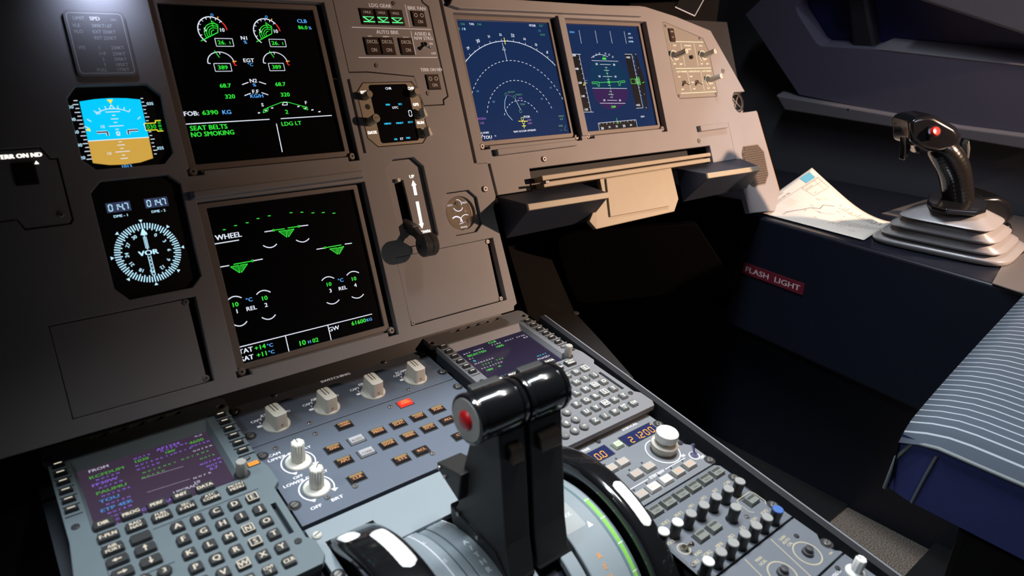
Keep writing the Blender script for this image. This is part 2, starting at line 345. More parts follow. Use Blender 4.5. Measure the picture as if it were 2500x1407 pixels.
def draw_engine(mb, u):
    S = Scr(mb, u, 370, 0, .3127); W = .75
    for cx, cy in ((480, 240), (905, 250)):
        a = S.p(cx, cy); x, y = a
        mb.arc(x, y, 14.3, -131, -330 + 90, W, S_W, .35, 30) if 0 else mb.arc(x, y, 14.3, 232, 40, W + .2, S_W, .35, 30)
        mb.arc(x, y, 14.3, 38, 5, 1.1, S_R, .36, 10)
        for d in (200, 175, 150, 128, 108, 88, 66, 46): mb.line((x + 12 * math.cos(R(d)), y + 12 * math.sin(R(d))), (x + 14 * math.cos(R(d)), y + 14 * math.sin(R(d))), .6, S_W, .37)
        e = (x - 11.5, y - 9.5); f = (x + 4.5, y - 1.5)
        mb.line((x - 14, y - 10.5), f, .8, S_G, .38); mb.line(f, (x + 6, y + 5.5), .8, S_G, .38); mb.line((x + 6, y + 5.5), (x + .5, y + 10.5), .6, S_G, .38); mb.line((x + .5, y + 10.5), (x + 1.2, y + 4), .6, S_G, .38)
        for r in (3.6, 5.8, 8, 10.2): mb.arc(x + 1.5, y - 2.6, r, 205, 62 if r > 4 else 90, .65, S_G, .38, 14)
        mb.text('5', x - 7.4, y + 1.2, 3.6, S_W, .5, bold=.1); mb.text('10', x + 9.5, y + 1.2, 3.8, S_W, .5, bold=.1)
        mb.arc(x + 2.7, y + 16.3, 1.2, 0, 360, .5, S_C, .38, 12); mb.line((x + 7.6, y + 12.8), (x + 8.2, y + 14.8), .8, S_A, .38)
    for bx, by in ((569, 330), (985, 335)):
        q = S.p(bx, by); mb.path([(q[0] - 8.6, q[1] - 4), (q[0] + 8.8, q[1] - 4), (q[0] + 8.8, q[1] + 4), (q[0] - 8.6, q[1] + 4)], .55, S_W, .37, True)
        mb.text('26.', q[0] - 2.6, q[1], 4.1, S_G, .4, bold=.12, sx=1.15); mb.text('1', q[0] + 5.6, q[1] - .4, 3.1, S_G, .4, bold=.12)
    for cx, cy, bx, by in ((545, 490, 558, 525), (970, 488, 978, 522)):
        x, y = S.p(cx, cy)
        mb.arc(x, y, 13, 182, 8, .85, S_W, .35, 24, ry=.86); mb.line((x - 13, y - .2), (x - 10.5, y - .6), .8, S_W, .36)
        mb.line((x - 4, y + 12.5), (x - .5, y + 5.5), .75, S_G, .4); mb.line((x + .6, y + 11), (x + .8, y + 8.6), .6, S_W, .38)
        mb.arc(x, y, 13, 8, -8, 1.3, S_R, .38, 5, ry=.86); mb.line((x + 11.6, y + 1), (x + 15.6, y + 1.6), .8, S_A, .4); mb.line((x + 12.6, y - 2.4), (x + 15, y - 2.6), .8, S_R, .4)
        q = S.p(bx, by); mb.path([(q[0] - 8.2, q[1] - 4), (q[0] + 8.2, q[1] - 4), (q[0] + 8.2, q[1] + 4), (q[0] - 8.2, q[1] + 4)], .55, S_W, .37, True)
        mb.text('389', q[0], q[1], 4.1, S_G, .4, bold=.12, sx=1.15)
    for a in (('CLB', 1175, 163, 4.0, S_C), ('86.0', 1182, 213, 3.9, S_G), ('%', 1238, 217, 3.2, S_C), ('N1', 722, 295, 3.8, S_W), ('%', 733, 328, 3.2, S_C), ('EGT', 760, 470, 3.9, S_W), ('\u00b0C', 773, 503, 3.2, S_C),
              ('N2', 796, 629, 3.9, S_W), ('%', 804, 662, 3.2, S_C), ('F.F', 813, 714, 3.9, S_W), ('KG/H', 822, 748, 3.7, S_C), ('68.7', 577, 667, 4.1, S_G), ('68.7', 1007, 656, 4.1, S_G), ('320', 614, 752, 4.3, S_G), ('320', 1045, 737, 4.3, S_G),
              ('S', 867, 817, 3.5, S_W), ('F', 1207, 801, 3.5, S_W), ('2', 1056, 872, 4.4, S_G), ('LDG LT', 1094, 963, 4.2, S_G)): st(S, *a)
    st(S, 'FOB:', 254, 888, 4.4, S_W, 'L'); st(S, '6390', 397, 880, 4.4, S_G, 'L', 1.25); st(S, 'KG', 588, 874, 4.2, S_C)
    st(S, 'SEAT BELTS', 302, 1002, 4.7, S_G, 'L', 1.05); st(S, 'NO SMOKING', 310, 1052, 4.7, S_G, 'L', .99)
    for a, b in (((260, 969), (922, 931)), ((1010, 926), (1408, 901)), ((976, 965), (1022, 1187)), ((708, 660), (757, 642)), ((840, 638), (895, 656)), ((727, 746), (775, 727)), ((860, 722), (912, 740))): S.l(a, b, .85, S_W)
    S.pl([(872, 880), (878, 852), (912, 846), (908, 868)], .6, S_G, True); S.pl([(1180, 828), (1215, 834), (1222, 858), (1190, 850)], .6, S_G, True)
    S.pl([(900, 843), (1018, 797), (1062, 796), (1180, 828)], .6, S_G); S.pl([(1022, 820), (1030, 799), (1058, 799), (1062, 819)], .7, S_W, True)
    for q in ((840, 880), (893, 861), (943, 842), (1148, 830), (1203, 843), (1257, 857), (1312, 871)): S.l((q[0] - 8, q[1] + 2), (q[0] + 8, q[1] - 1), 1.1, S_W)
def draw_wheel(mb, u):
    S = Scr(mb, u, 440, 420, .3838)
    for q in ((281, 367), (353, 341), (427, 323), (496, 296), (567, 279), (706, 259), (775, 256), (845, 260), (911, 258), (979, 262)): S.l((q[0] - 9, q[1] + 1), (q[0] + 9, q[1] - 1), .8, S_G)
    st(S, 'WHEEL', 224, 420, 5.2, S_W, 'L', 1.06); S.l((221, 458), (375, 433), .9, S_W)
    for a, b, m in (((537, 381), (590, 373), S_W), ((757, 345), (815, 338), S_W), ((600, 370), (665, 361), S_G), ((684, 356), (750, 347), S_G), ((868, 492), (918, 484), S_W), ((1048, 459), (1093, 453), S_W), ((926, 481), (1026, 464), S_G),
                    ((256, 605), (312, 595), S_W), ((464, 565), (526, 554), S_W), ((340, 588), (456, 567), S_G)): S.l(a, b, .9 if m is S_W else .8, m)
    for q in ((595, 371), (754, 346), (922, 482), (460, 566)): x, y = S.p(*q); mb.arc(x, y, 1.0, 0, 360, .6, S_G, .4, 10)
    for tr in ([(627, 378), (677, 370), (680, 415)], [(684, 370), (725, 362), (690, 413)], [(952, 489), (998, 482), (1003, 524)], [(1005, 482), (1042, 473), (1012, 523)], [(320, 604), (374, 594), (380, 642)], [(384, 592), (429, 585), (390, 640)]):
        S.pl(tr, .6, S_G, True)
        a, b, c = [Vector(S.p(*q)) for q in tr]
        for i in range(1, 6):
            t = i / 6; p = a.lerp(b, t); e = c.lerp(b, max(0, 0)) if 0 else None
            q = (a.lerp(c, t * 1.0) if (c - a).x > (c - b).x and abs(c.x - b.x) < abs(c.x - a.x) else b.lerp(c, 1 - t))
            mb.line(p, (p.x, q.y), .45, S_G, .4)
    def bow(pa, pb, sag):
        a, b = Vector(S.p(*pa)), Vector(S.p(*pb)); n = 8
        pts = [(a.lerp(b, i / n).x, a.lerp(b, i / n).y + sag * 4 * (i / n) * (1 - i / n)) for i in range(n + 1)]; mb.path(pts, .95, S_W, .38)
    for a in (((528, 468), (615, 458), -3), ((738, 433), (821, 423), -3), ((901, 692), (980, 677), 3), ((1060, 658), (1138, 642), 3), ((298, 822), (391, 801), 3), ((486, 780), (575, 765), 3), ((334, 968), (426, 950), -3.4), ((520, 926), (607, 908), -3.4), ((933, 831), (1012, 813), -3), ((1092, 794), (1168, 777), -3)): bow(*a)
    for a in (('10', 353, 843, 4.4, S_G), ('1', 362, 886, 4.2, S_W), ('10', 539, 802, 4.4, S_G), ('2', 547, 846, 4.2, S_W), ('10', 948, 714, 4.2, S_G), ('3', 957, 755, 4.1, S_W), ('10', 1107, 679, 4.2, S_G), ('4', 1115, 720, 4.1, S_W),
              ('\u00b0C', 440, 813, 3.9, S_C), ('REL', 455, 866, 4.2, S_W), ('\u00b0C', 1022, 689, 3.9, S_C), ('REL', 1036, 738, 4.0, S_W), ('TAT', 418, 1136, 4.8, S_W), ('SAT', 427, 1184, 4.8, S_W), ('+14', 509, 1115, 4.6, S_G), ('+11', 519, 1160, 4.6, S_G),
              ('\u00b0C', 572, 1103, 3.6, S_C), ('\u00b0C', 582, 1146, 3.6, S_C), ('10', 780, 1087, 5.2, S_G), ('H', 823, 1081, 3.2, S_C), ('02', 861, 1070, 4.4, S_G), ('GW', 978, 996, 4.6, S_W), ('61600', 1137, 954, 4.5, S_G), ('KG', 1204, 939, 3.2, S_C)): st(S, *a)
    for a, b in (((365, 1118), (1221, 904)), ((670, 1043), (697, 1160)), ((940, 976), (965, 1084))): S.l(a, b, .85, S_W)
BLUEG = mat('blue_lit_screen', (.004, .007, .020), .12, emit=(.007, .022, .078), es=1.0, spec=.5)
S_DG = em('screen_dim_green_text', (.015, .30, .16), .8); S_DC = em('screen_dim_cyan', (.03, .25, .45), .8); S_DM = em('screen_dim_magenta', (.20, .05, .45), .8)
def draw_nav(mb, u):
    S_G, S_C, S_M = S_DG, S_DC, S_DM
    S = Scr(mb, u, 1080, 0, .2843); w = S_W
    cx, cy = S.p(700, 1070)
    def deg(px, py): a = S.p(px, py); return math.degrees(math.atan2(a[1] - cy, a[0] - cx)), math.hypot(a[0] - cx, a[1] - cy)
    r = deg(560, 352)[1]
    mb.arc(cx, cy, r, deg(193, 545)[0], deg(968, 570)[0], .8, w, .35, 40)
    for px, py, q in ((560, 520, 0), (640, 690, 1), (690, 865, 2)):
        rr_ = deg(px, py)[1]; lim = ((190, -12) if q == 0 else (172, 10) if q == 1 else (166, 18))
        a0, a1 = {0: (deg(262, 850)[0], deg(1035, 900)[0]), 1: (deg(406, 975)[0], deg(925, 940)[0]), 2: (deg(553, 998)[0], deg(808, 975)[0])}[q]
        if a0 < 0: a0 += 360
        mb.arc(cx, cy, rr_, a0, a1, .65, w, .35, (61, 45, 25)[q], dash=1)
    for i in range(-8, 10):
        a = R(deg(512, 350)[0] - 5 * i * 1.02); k = 3.2 if i % 2 == 0 else 1.8
        if -8 < i < 10: mb.line((cx + r * math.cos(a), cy + r * math.sin(a)), (cx + (r + k) * math.cos(a), cy + (r + k) * math.sin(a)), .45, w, .36)
    for t, x, y, c in (('29', 222, 412, 3.4), ('30', 307, 350, 4.6), ('31', 400, 312, 3.3), ('32', 500, 297, 3.3), ('33', 605, 303, 4.6), ('34', 707, 334, 3.3), ('35', 806, 383, 3.3), ('0', 902, 448, 4.4)):
        a = deg(x, y)[0]; q = S.p(x, y); mb.text(t, q[0], q[1], c, w, .4, rot=(a - 90) * .8, sx=.95, bold=.08)
    S.l((531, 322), (543, 380), 1.1, S_Y); S.l((515, 365), (526, 405), .55, w); S.pl([(527, 402), (520, 428), (544, 430)], .55, w, True); S.l((535, 432), (556, 520), .55, w)
    S.pl([(551, 825), (538, 870), (537, 930), (562, 985), (604, 1032)], .5, S_LB); S.l((562, 815), (612, 830), .5, S_M); S.l((628, 850), (675, 945), .5, w)
    for q in ((549, 810), (621, 832), (673, 955), (688, 1020), (698, 1050)): x, y = S.p(*q); mb.arc(x, y, 2.1, 0, 360, .55, S_G if q[0] < 680 else S_Y, .4, 12)
    S.l((655, 1040), (735, 1040), .9, S_Y); S.l((700, 1060), (706, 1102), .9, S_Y); S.l((686, 1082), (720, 1080), .9, S_Y)
    for a in (('S', 122, 203, 2.6, w), ('166', 177, 204, 3, S_G), ('TAS', 252, 205, 2.8, w), ('166', 320, 206, 3, S_G), ('/ 0', 185, 247, 3.2, S_LB), ('00', 140, 245, 3.2, S_G), ('FF32R', 776, 218, 3.0, w), ('322\u00b0', 850, 220, 2.8, S_G), ('3.8', 835, 262, 2.6, S_C), ('10:03', 862, 297, 2.8, S_G),
              ('60', 305, 782, 2.6, S_C), ('40', 441, 873, 2.6, S_C), ('60', 932, 752, 2.4, S_C), ('40', 855, 848, 2.4, S_C), ('INTCPT', 595, 790, 2.2, S_G), ('PORTA', 660, 812, 2.2, S_G), ('4000', 672, 842, 2.2, S_M), ('TOU', 690, 895, 2.4, S_G), ('FF32R', 727, 1002, 2.8, w), ('3280', 748, 1030, 2.4, S_M), ('2680', 752, 1058, 2.4, S_M), ('MORA', 342, 1018, 3.0, S_M), ('136', 343, 1056, 3.0, S_M),
              ('NAV ACCUR UPGRAD', 711, 1123, 2.5, w), ('VOR1', 375, 1139, 2.6, w), ('TOU', 390, 1178, 4.2, w), ('M', 457, 1167, 1.8, w), ('117.7', 425, 1208, 2.2, S_G), ('WRXT', 1022, 997, 2.2, S_G), ('0.35', 1025, 1022, 2.2, S_G), ('VAR2', 1018, 1080, 2.2, S_G), ('----', 1020, 1115, 2.2, S_G)): st(S, *a)
    S.pl([(337, 1135), (328, 1165), (350, 1167)], .55, w, True); S.l((339, 1168), (342, 1188), .55, w); S.pl([(1060, 1078), (1050, 1115), (1072, 1120)], .4, S_G)
def draw_pfd(mb, u):
    S = Scr(mb, u, 1080, 0, .2843); w = S_W; PD = mat('screen_dim_purple', (.004, .003, .006), .12, emit=(.040, .016, .080)); BK = mat('screen_tape_dark', (.012, .014, .02), .2); TL_ = mat('screen_dim_teal', (.003, .005, .012), .12, emit=(.004, .032, .080))
    def f(pts, m, z=.12): mb.fill([S.p(*q) for q in pts], m, z)
    f([(1103, 465), (1178, 467), (1280, 962), (1213, 960)], BK); f([(1568, 465), (1628, 466), (1725, 925), (1668, 930)], BK); f([(1650, 450), (1662, 448), (1740, 690), (1768, 940), (1750, 945), (1690, 700)], BK, .14)
    f([(1340, 1057), (1664, 1028), (1676, 1090), (1352, 1124)], BK); f([(1290, 530), (1512, 530), (1590, 640), (1590, 757), (1295, 757), (1262, 640)], TL_, .1)
    f([(1296, 762), (1592, 762), (1596, 800), (1590, 850), (1560, 900), (1500, 935), (1440, 940), (1380, 915), (1330, 870), (1300, 810)], PD, .13)
    for a, b in (((1175, 258), (1196, 372)), ((1313, 261), (1334, 370)), ((1440, 266), (1461, 373)), ((1562, 268), (1583, 374)), ((1175, 467), (1280, 962)), ((1103, 463), (1190, 466)), ((1213, 962), (1300, 962)), ((1285, 519), (1512, 526)), ((1290, 757), (1587, 760)), ((1355, 552), (1447, 554)), ((1380, 656), (1460, 657)), ((1418, 860), (1500, 862)), ((1355, 886), (1574, 887)),
                 ((1628, 468), (1725, 925)), ((1568, 465), (1628, 466)), ((1668, 930), (1725, 925)), ((1340, 1057), (1664, 1028)), ((1340, 1057), (1352, 1124)), ((1664, 1028), (1676, 1090))): S.l(a, b, .5, w)
    for i in range(13):
        t = i / 12; a = (1175 + 105 * t, 467 + 495 * t); S.l(a, (a[0] - 10, a[1]), .5, w)
        if i < 10: a = (1632 + 95 * t, 490 + 440 * t); S.l(a, (a[0] + 9, a[1]), .4, w)
    for i in range(11): S.l((1352 + 30 * i, 1056 - 2.8 * i), (1354 + 30 * i, (1074 if i % 2 == 0 else 1066) - 2.8 * i), .5, w)
    for y, k in ((578, 10), (603, 22), (630, 8), (682, 10), (732, 10), (785, 10), (810, 22), (835, 10)): S.l((1412 + (y - 600) * .18 - k, y), (1412 + (y - 600) * .18 + k, y + 1), .45, w)
    S.l((1408, 580), (1462, 840), .4, S_G); S.l((1345, 708), (1515, 702), .6, S_G); S.pl([(1286, 704), (1345, 704), (1352, 740), (1340, 742), (1334, 718), (1290, 718)], .6, S_G, True); S.pl([(1513, 698), (1568, 693), (1570, 706), (1528, 710), (1530, 732), (1518, 733)], .6, S_G, True); S.pl([(1422, 698), (1438, 697), (1440, 712), (1424, 713)], .8, S_G, True)
    c = S.p(1392, 660); q = S.p(1392, 468); mb.arc(c[0], c[1] - 8, q[1] - c[1] + 8, 118, 66, .5, w, .36, 14)
    S.pl([(1388, 470), (1376, 508), (1410, 510)], .5, S_G, True); f([(1380, 496), (1404, 497), (1410, 510), (1376, 509)], S_G, .3)
    for x, y in ((1300, 485), (1324, 468), (1350, 458), (1402, 459), (1434, 468), (1465, 487)): S.pl([(x - 5, y - 5), (x + 5, y - 5), (x + 5, y + 7), (x - 5, y + 7)], .35, w, True)
    S.pl([(1618, 678), (1668, 678), (1668, 662), (1690, 662), (1706, 725), (1680, 728), (1680, 717), (1625, 718)], .5, S_G, True); f([(1655, 680), (1692, 668), (1704, 722), (1662, 716)], em('screen_dim_green', (.02, .25, .05)), .2); S.l((1717, 712), (1738, 703), .7, S_G)
    S.l((1213, 712), (1245, 712), .6, S_Y); S.l((1212, 728), (1225, 728), 1.4, S_Y); S.l((1497, 1012), (1505, 1050), .6, S_G); S.pl([(1508, 1046), (1502, 1058), (1516, 1058)], .5, S_G, True); S.l((1228, 695), (1246, 688), .4, S_C)
    for a in (('200', 1132, 474, 3.2, w), ('180', 1158, 590, 3.2, w), ('160', 1185, 710, 3.2, w), ('140', 1211, 825, 3.2, w), ('120', 1238, 940, 3.2, w), ('20', 1326, 549, 3, w), ('20', 1476, 555, 3, w), ('10', 1352, 655, 3, w), ('10', 1489, 657, 3, w), ('10', 1393, 860, 3, w), ('10', 1527, 861, 3, w),
              ('2280', 1471, 916, 3.1, S_G), ('>035', 1596, 492, 3, w), ('>025', 1682, 902, 3, w), ('30', 1376, 1102, 3.9, w), ('31', 1437, 1091, 3, w), ('32', 1499, 1084, 3, w), ('33', 1562, 1081, 3.9, w), ('34', 1621, 1073, 3, w), ('QNH', 1721, 1000, 2.4, w), ('AP1', 1607, 289, 2.4, S_LB), ('1 FD 2', 1618, 323, 2.4, w), ('A/THR', 1622, 356, 2.4, S_LB), ('SPEED', 1115, 275, 2.4, S_C),
              ('5', 1662, 465, 2, w), ('5', 1752, 925, 2, w), ('1', 1685, 582, 2, w), ('1', 1736, 808, 2, w)): st(S, *a)
display_unit(UE, 'upper central display with two green engine gauges and seat belts message', draw_engine)
display_unit(LE, 'lower central display showing the wheel page with green landing gear symbols', draw_wheel)
display_unit(ND, 'blue navigation display with compass arc and dashed range rings', draw_nav, glass=BLUEG)
display_unit(PF, 'blue flight display with speed tape and green aircraft symbol, rightmost of the large screens', draw_pfd, glass=BLUEG)
# ---------------------------------------------------- standby attitude display
def inset(pts, d):
    cx = sum(p[0] for p in pts) / len(pts); cy = sum(p[1] for p in pts) / len(pts); return [(x + (cx - x) / math.hypot(cx - x, cy - y) * d, y + (cy - y) / math.hypot(cx - x, cy - y) * d) for x, y in pts]
t = thing('standby_attitude_display', 'small standby attitude display, cyan sky over tan ground, on the left', 'display', M_PAN, (-58, -119, 0))
def loc(pts, x=-58, y=-119): return [(a - x, b - y) for a, b in pts]
MB().prism(loc(inset(isis_o, .6)), -10, 4, BLK).build('case', t, bevel=.6)
mb = MB(); o = [(-27.5, 25.5)]
mb.fill(loc([(-85, -93.5), (-73, -91.8), (-60, -91.2), (-47, -91.8), (-35.2, -93.5), (-35.8, -129.5), (-86, -129.5)]), S_SKY, 4.1)
mb.fill(loc([(-86, -129.5), (-35.8, -129.5), (-36.5, -149.5), (-48, -152.5), (-61, -153.3), (-74, -152.5), (-86.5, -149.5)]), S_GND, 4.1)
mb.line((-28.3, -10.5), (22.5, -10.5), .7, S_W, 4.25); c = (-2.6, 5)
mb.arc(c[0], c[1] - 12, 25, 122, 58, .55, S_W, 4.2, 16)
for a in (122, 112, 101, 79, 68, 58): mb.line((c[0] + 25 * math.cos(R(a)), c[1] - 12 + 25 * math.sin(R(a))), (c[0] + 28 * math.cos(R(a)), c[1] - 12 + 28 * math.sin(R(a))), .55, S_W, 4.2)
for a in (140, 40, 155, 25): mb.line((c[0] + 25 * math.cos(R(a)), c[1] - 14 + 25 * math.sin(R(a))), (c[0] + 28.5 * math.cos(R(a)), c[1] - 14 + 28.5 * math.sin(R(a))), .6, S_W, 4.2)
mb.fill([(c[0], c[1] + 17.5), (c[0] - 2.6, c[1] + 21.5), (c[0] + 2.6, c[1] + 21.5)], S_Y, 4.3); mb.path([(c[0], c[1] + 16.5), (c[0] - 2.2, c[1] + 12.8), (c[0] + 2.2, c[1] + 12.8)], .6, S_W, 4.3, True)
for dy, k in ((14, 6), (10.7, 1.4), (7.4, 3), (4.1, 1.4), (.8, 6), (-2.3, 1.4), (-8, 1.4), (-14, 1.4), (-17, 3.2), (-20.2, 1.4), (-23.2, 6), (-26.5, 1.4), (-29.6, 3.2)): mb.line((c[0] - k, 1 + dy), (c[0] + k, 1 + dy), .6, S_W, 4.25)
mb.text('20', c[0] - 12, 14.6, 2.6, S_W, 4.3); mb.text('10', c[0] - 11, 1.8, 2.8, S_W, 4.3); mb.text('10', c[0] - 11, -23, 2.8, S_W, 4.3)
for sg in (-1, 1):
    p = [(c[0] + sg * 8.5, -6.6), (c[0] + sg * 8.5, -3.2), (c[0] + sg * 17, -3.2)]; mb.path(p, 2.2, S_W, 4.3); mb.path(p, 1.2, BLK, 4.35)
mb.path([(c[0] - 1.2, -6), (c[0] + 1.2, -6), (c[0] + 1.2, -3.8), (c[0] - 1.2, -3.8)], .7, S_W, 4.3, True)
for i in range(16):
    y = 26.5 - i * 3.55; k = 4.2 if i % 2 else 2.8
    mb.line((-28.5 - k, y), (-28.3, y), .65, S_W, 4.2)
    if i not in (7, 8): mb.line((23.2, y), (23.2 + (3.6 if i % 3 == 2 else 2.2), y), .65, S_W, 4.2)
for s, y in (('200', 21), ('80', 9.8), ('60', -1.6), ('40', -13.5), ('20', -25)): mb.text(s, -33.4, y, 2.9, S_LB, 4.2, al='R', bold=.06) if s != '200' else mb.text(s, -32.6, y, 2.9, S_LB, 4.2, al='R', w=6.5)
mb.text('035', 27.4, 21.3, 2.8, S_LB, 4.2, al='L', bold=.06); mb.text('025', 27, -21.5, 2.8, S_LB, 4.2, al='L', bold=.06)
mb.fill([(-24, -2), (-28, -.4), (-24.4, 1.6)], S_Y, 4.3)
mb.fill([(21, -4), (36.5, -5), (36.5, 4.6), (21, 2.6)], BLK, 4.4); mb.path([(21, 2.6), (31, 2.6), (31, 4.8), (36, 4.8)], .8, S_Y, 4.5); mb.path([(21, -4), (31, -4), (31, -5.4), (36, -5.4)], .8, S_Y, 4.5); mb.path([(21, 2.6), (21, -4)], .6, S_W, 4.5)
mb.text('030', 26.5, -.7, 4.2, S_G, 4.5, sx=.95); mb.text('20', 34, 2.8, 2.2, S_G, 4.5, sx=.8); mb.text('00', 34, -.4, 2.4, S_G, 4.5, sx=.8); mb.text('80', 34, -3.6, 2.2, S_G, 4.5, sx=.8)
mb.text('1013', -2, -36.2, 3.2, S_C, 4.2, bold=.1); mb.build('screen', t)
# ---------------------------------------------------- distance and bearing indicator
t = thing('bearing_indicator', 'black bearing indicator with white compass ring and two distance readouts', 'indicator', M_PAN, (-60, -222, 0))
MB().prism(loc(inset(ddr_o, .6), -60, -222), -10, 4, BLK).build('case', t, bevel=.6)
mb = MB(); DG = mat('readout_window', (.04, .045, .07), .3, emit=(.03, .04, .09))
for x in (-15, 17): mb.fill([(x - 10, 26), (x + 10, 26), (x + 10, 35), (x - 10, 35)], DG, 4.1)
for x in (-15, 17):
    for k, ch in enumerate('0147'): mb.seg7(ch, x - 8.2 + k * 4.3, 27.6, 5.6, S_LB, 4.25, .04, 2.9)
    mb.line((x + 4.2, 27.2), (x + 4.2, 28.4), .8, S_LB, 4.25)
mb.text('DME - 1', -15, 22.3, 2.3, S_LB, 4.2, sx=1.1, bold=.06); mb.text('DME - 2', 17, 22.3, 2.3, S_LB, 4.2, sx=1.1, bold=.06)
cy = -15
for i in range(72):
    a = R(i * 5); r0 = 21.5 if i % 2 == 0 else 23; mb.line((r0 * math.cos(a), cy + r0 * math.sin(a)), (28 * math.cos(a), cy + 28 * math.sin(a)), .95, S_LB, 4.2)
for k in range(8):
    a = R(90 - 45 * k); e = Vector((math.cos(a), math.sin(a))); n = Vector((-e.y, e.x)); b = Vector((0, cy)); r0 = 28.6; mb.fill([b + e * r0, b + e * (r0 + 2.6) + n * 1.6, b + e * (r0 + 2.6) - n * 1.6], S_LB, 4.25)
for i, s in enumerate(('33', '0', '3', '6', '9', '12', '15', '18', '21', '24', '27', '30')):
    a = 90 - 30 * i - 2; mb.text(s, 18 * math.cos(R(a)), cy + 18 * math.sin(R(a)), 3.2, S_LB, 4.2, rot=a - 90, bold=.08)
mb.text('VOR', 0, cy, 4.6, S_LB, 4.45, sx=1.25, bold=.3); mb.fill(circ(0, cy, 2.7), BLK, 4.3)
mb.line((0, cy + 3), (0, cy + 17), .8, S_LB, 4.35); mb.line((-1.2, cy + 4), (-1.2, cy + 15), .5, S_LB, 4.35); mb.line((1.2, cy + 4), (1.2, cy + 15), .5, S_LB, 4.35); mb.fill([(0, cy + 24), (-3, cy + 17), (3, cy + 17)], S_LB, 4.4)
mb.line((0, cy + 22), (0, cy + 28), 1, S_LB, 4.4)
for x in (-1.2, 1.2): mb.line((x, cy - 3), (x, cy - 22), .6, S_LB, 4.4)
mb.line((0, cy - 4), (0, cy - 27), .6, S_LB, 4.4)
for i in range(5): mb.line((0, cy - 5 - 3.6 * i), (0, cy - 6.6 - 3.6 * i), 1.4, BLK, 4.45)
mb.build('face', t)
# ---------------------------------------------------- speed placard
t = MB(); PLC = mat('placard_brown', (.23, .215, .22), .5)
t.prism(rr(-82, -33.5, -73, -14, 4), 0, 2.6, PLC); t.path([(a, b) for a, b in rr(-79.8, -35.7, -70.8, -16.2, 3)], .5, PALE, 2.7, True)
for s, x, y, al in (('LIMIT', -75, -21, 'L'), ('(IAS)', -45, -21.6, 'L'), ('VLE', -77, -27.5, 'L'), ('280KT/.67', -62, -27.5, 'L'), ('VLO', -77, -33, 'L'), ('EXT 250KT', -62, -33, 'L'), ('RET 220KT', -62, -38.6, 'L'), ('VFE', -77, -47.5, 'L'), ('1', -60, -47.5, 'C'), ('230KT', -40, -47.5, 'R'), ('1+F', -58.5, -53, 'C'), ('230KT', -40, -53, 'R'),
                   ('2', -59, -58, 'C'), ('200KT', -40, -58, 'R'), ('3', -59, -63, 'C'), ('185KT', -40, -63, 'R'), ('FULL', -62, -67.8, 'C'), ('177KT', -40, -67.8, 'R')): t.text(s, x, y, 3.0 if s != '(IAS)' else 1.8, PALE, 2.75, al=al, sx=.9)
t.text('SPD', -62, -21, 3.4, WPAINT, 2.8, al='L', bold=.2)
o = t.build('speed_limit_placard', None, M_PAN @ T(0, 0, HB - .3), bevel=.4); tag(o, 'brown speed limit placard with rounded corners above the standby attitude display', 'placard')
# ---------------------------------------------------- partial terrain switch plate at the left edge
def pushbutton(par, x, y, w, h, z, top, rows, frame=DARK, hh=2.2, name='push_button'):
    mb = MB(); mb.box(-w / 2 - .8, w / 2 + .8, -h / 2 - .8, h / 2 + .8, -.4, .25, frame); mb.prism(ear(-w / 2, w / 2, -h / 2, h / 2), 0, hh, top, top=ear(-w / 2 + .5, w / 2 - .5, -h / 2 + .5, h / 2 - .5))
    for r in rows: mb.text(r[0], r[1], r[2], r[3], r[4], hh + .06, **(r[5] if len(r) > 5 else {}))
    return mb.build(name, par, T(x, y, z))
t = thing('terrain_switch_plate', 'taupe switch plate with glowing terrain lettering at the left edge of view', 'switch plate', M_PAN)
MB().prism([(-239, -134), (-124, -134), (-118.5, -144.6), (-113.8, -144.6), (-113.8, -198), (-116, -201.2), (-148.4, -201.2), (-152.2, -192.6), (-239, -192.6)], 0, 9.2, BOARD).build('plate', t, bevel=.6)
mb = MB().text('TERR ON ND', -123.5, -139.4, 3.6, LITW, 9.3, al='R', sx=1.05, bold=.35); mb.fill([(-130.5, -147.5), (-127, -147.5), (-128.6, -144.6)], LITW, 9.3); mb.build('lettering', t)
BROWN = mat('button_brown', (.055, .035, .028), .3)
pushbutton(t, -138.5, -155, 15, 18, 9.2, mat('button_dark_brown', (.03, .02, .017), .35), []); screw(t, -121, -193, 9.2, 2.6)
# ---------------------------------------------------- landing gear and autobrake panel
t = thing('landing_gear_panel', 'landing gear and autobrake panel with brown push buttons and green arrows', 'switch panel', M_PAN)
mb = MB(); mb.prism([(183, 25), (300, 25), (300, 12.2), (307.2, 6.6), (307.7, -103.8), (300, -107.8), (299, -113.6), (271.6, -113.6), (266.6, -78), (206, -71.6), (183, -71.6)], 0, 9.4, BOARD)
for a, b, w in (((198.5, -21), (305.3, -21), .8), ((198.6, -55.6), (305.4, -55.6), .8), ((275.7, 8.5), (275.6, -18.5), .7), ((275.7, -23.6), (275.5, -52.2), .7)): mb.line(a, b, w, WPAINT, 9.5)
for s, x, y, c, w in (('LDG GEAR', 241.5, 5.6, 4.2, 29), ('BRK FAN', 291, 4.6, 4.4, 25), ('AUTO BRK', 243.5, -25.6, 4.4, 30), ('A/SKID &', 291.5, -26.6, 4.2, 23), ('N/W STRG', 291.5, -32, 4.2, 26), ('LO', 219, -31.3, 2.8, 4.5), ('MED', 240, -31.6, 2.8, 8), ('MAX', 267, -32, 2.8, 8), ('ON', 300.5, -38.6, 2.7, 5), ('OFF', 301.5, -50.6, 2.7, 7)):
    mb.text(s, x, y, c, WPAINT, 9.5, w=w, bold=.12)
mb.text('TERR ON ND', 293, -70.6, 4.0, WPAINT, 9.5, w=31, bold=.15); mb.build('plate', t, bevel=.4)
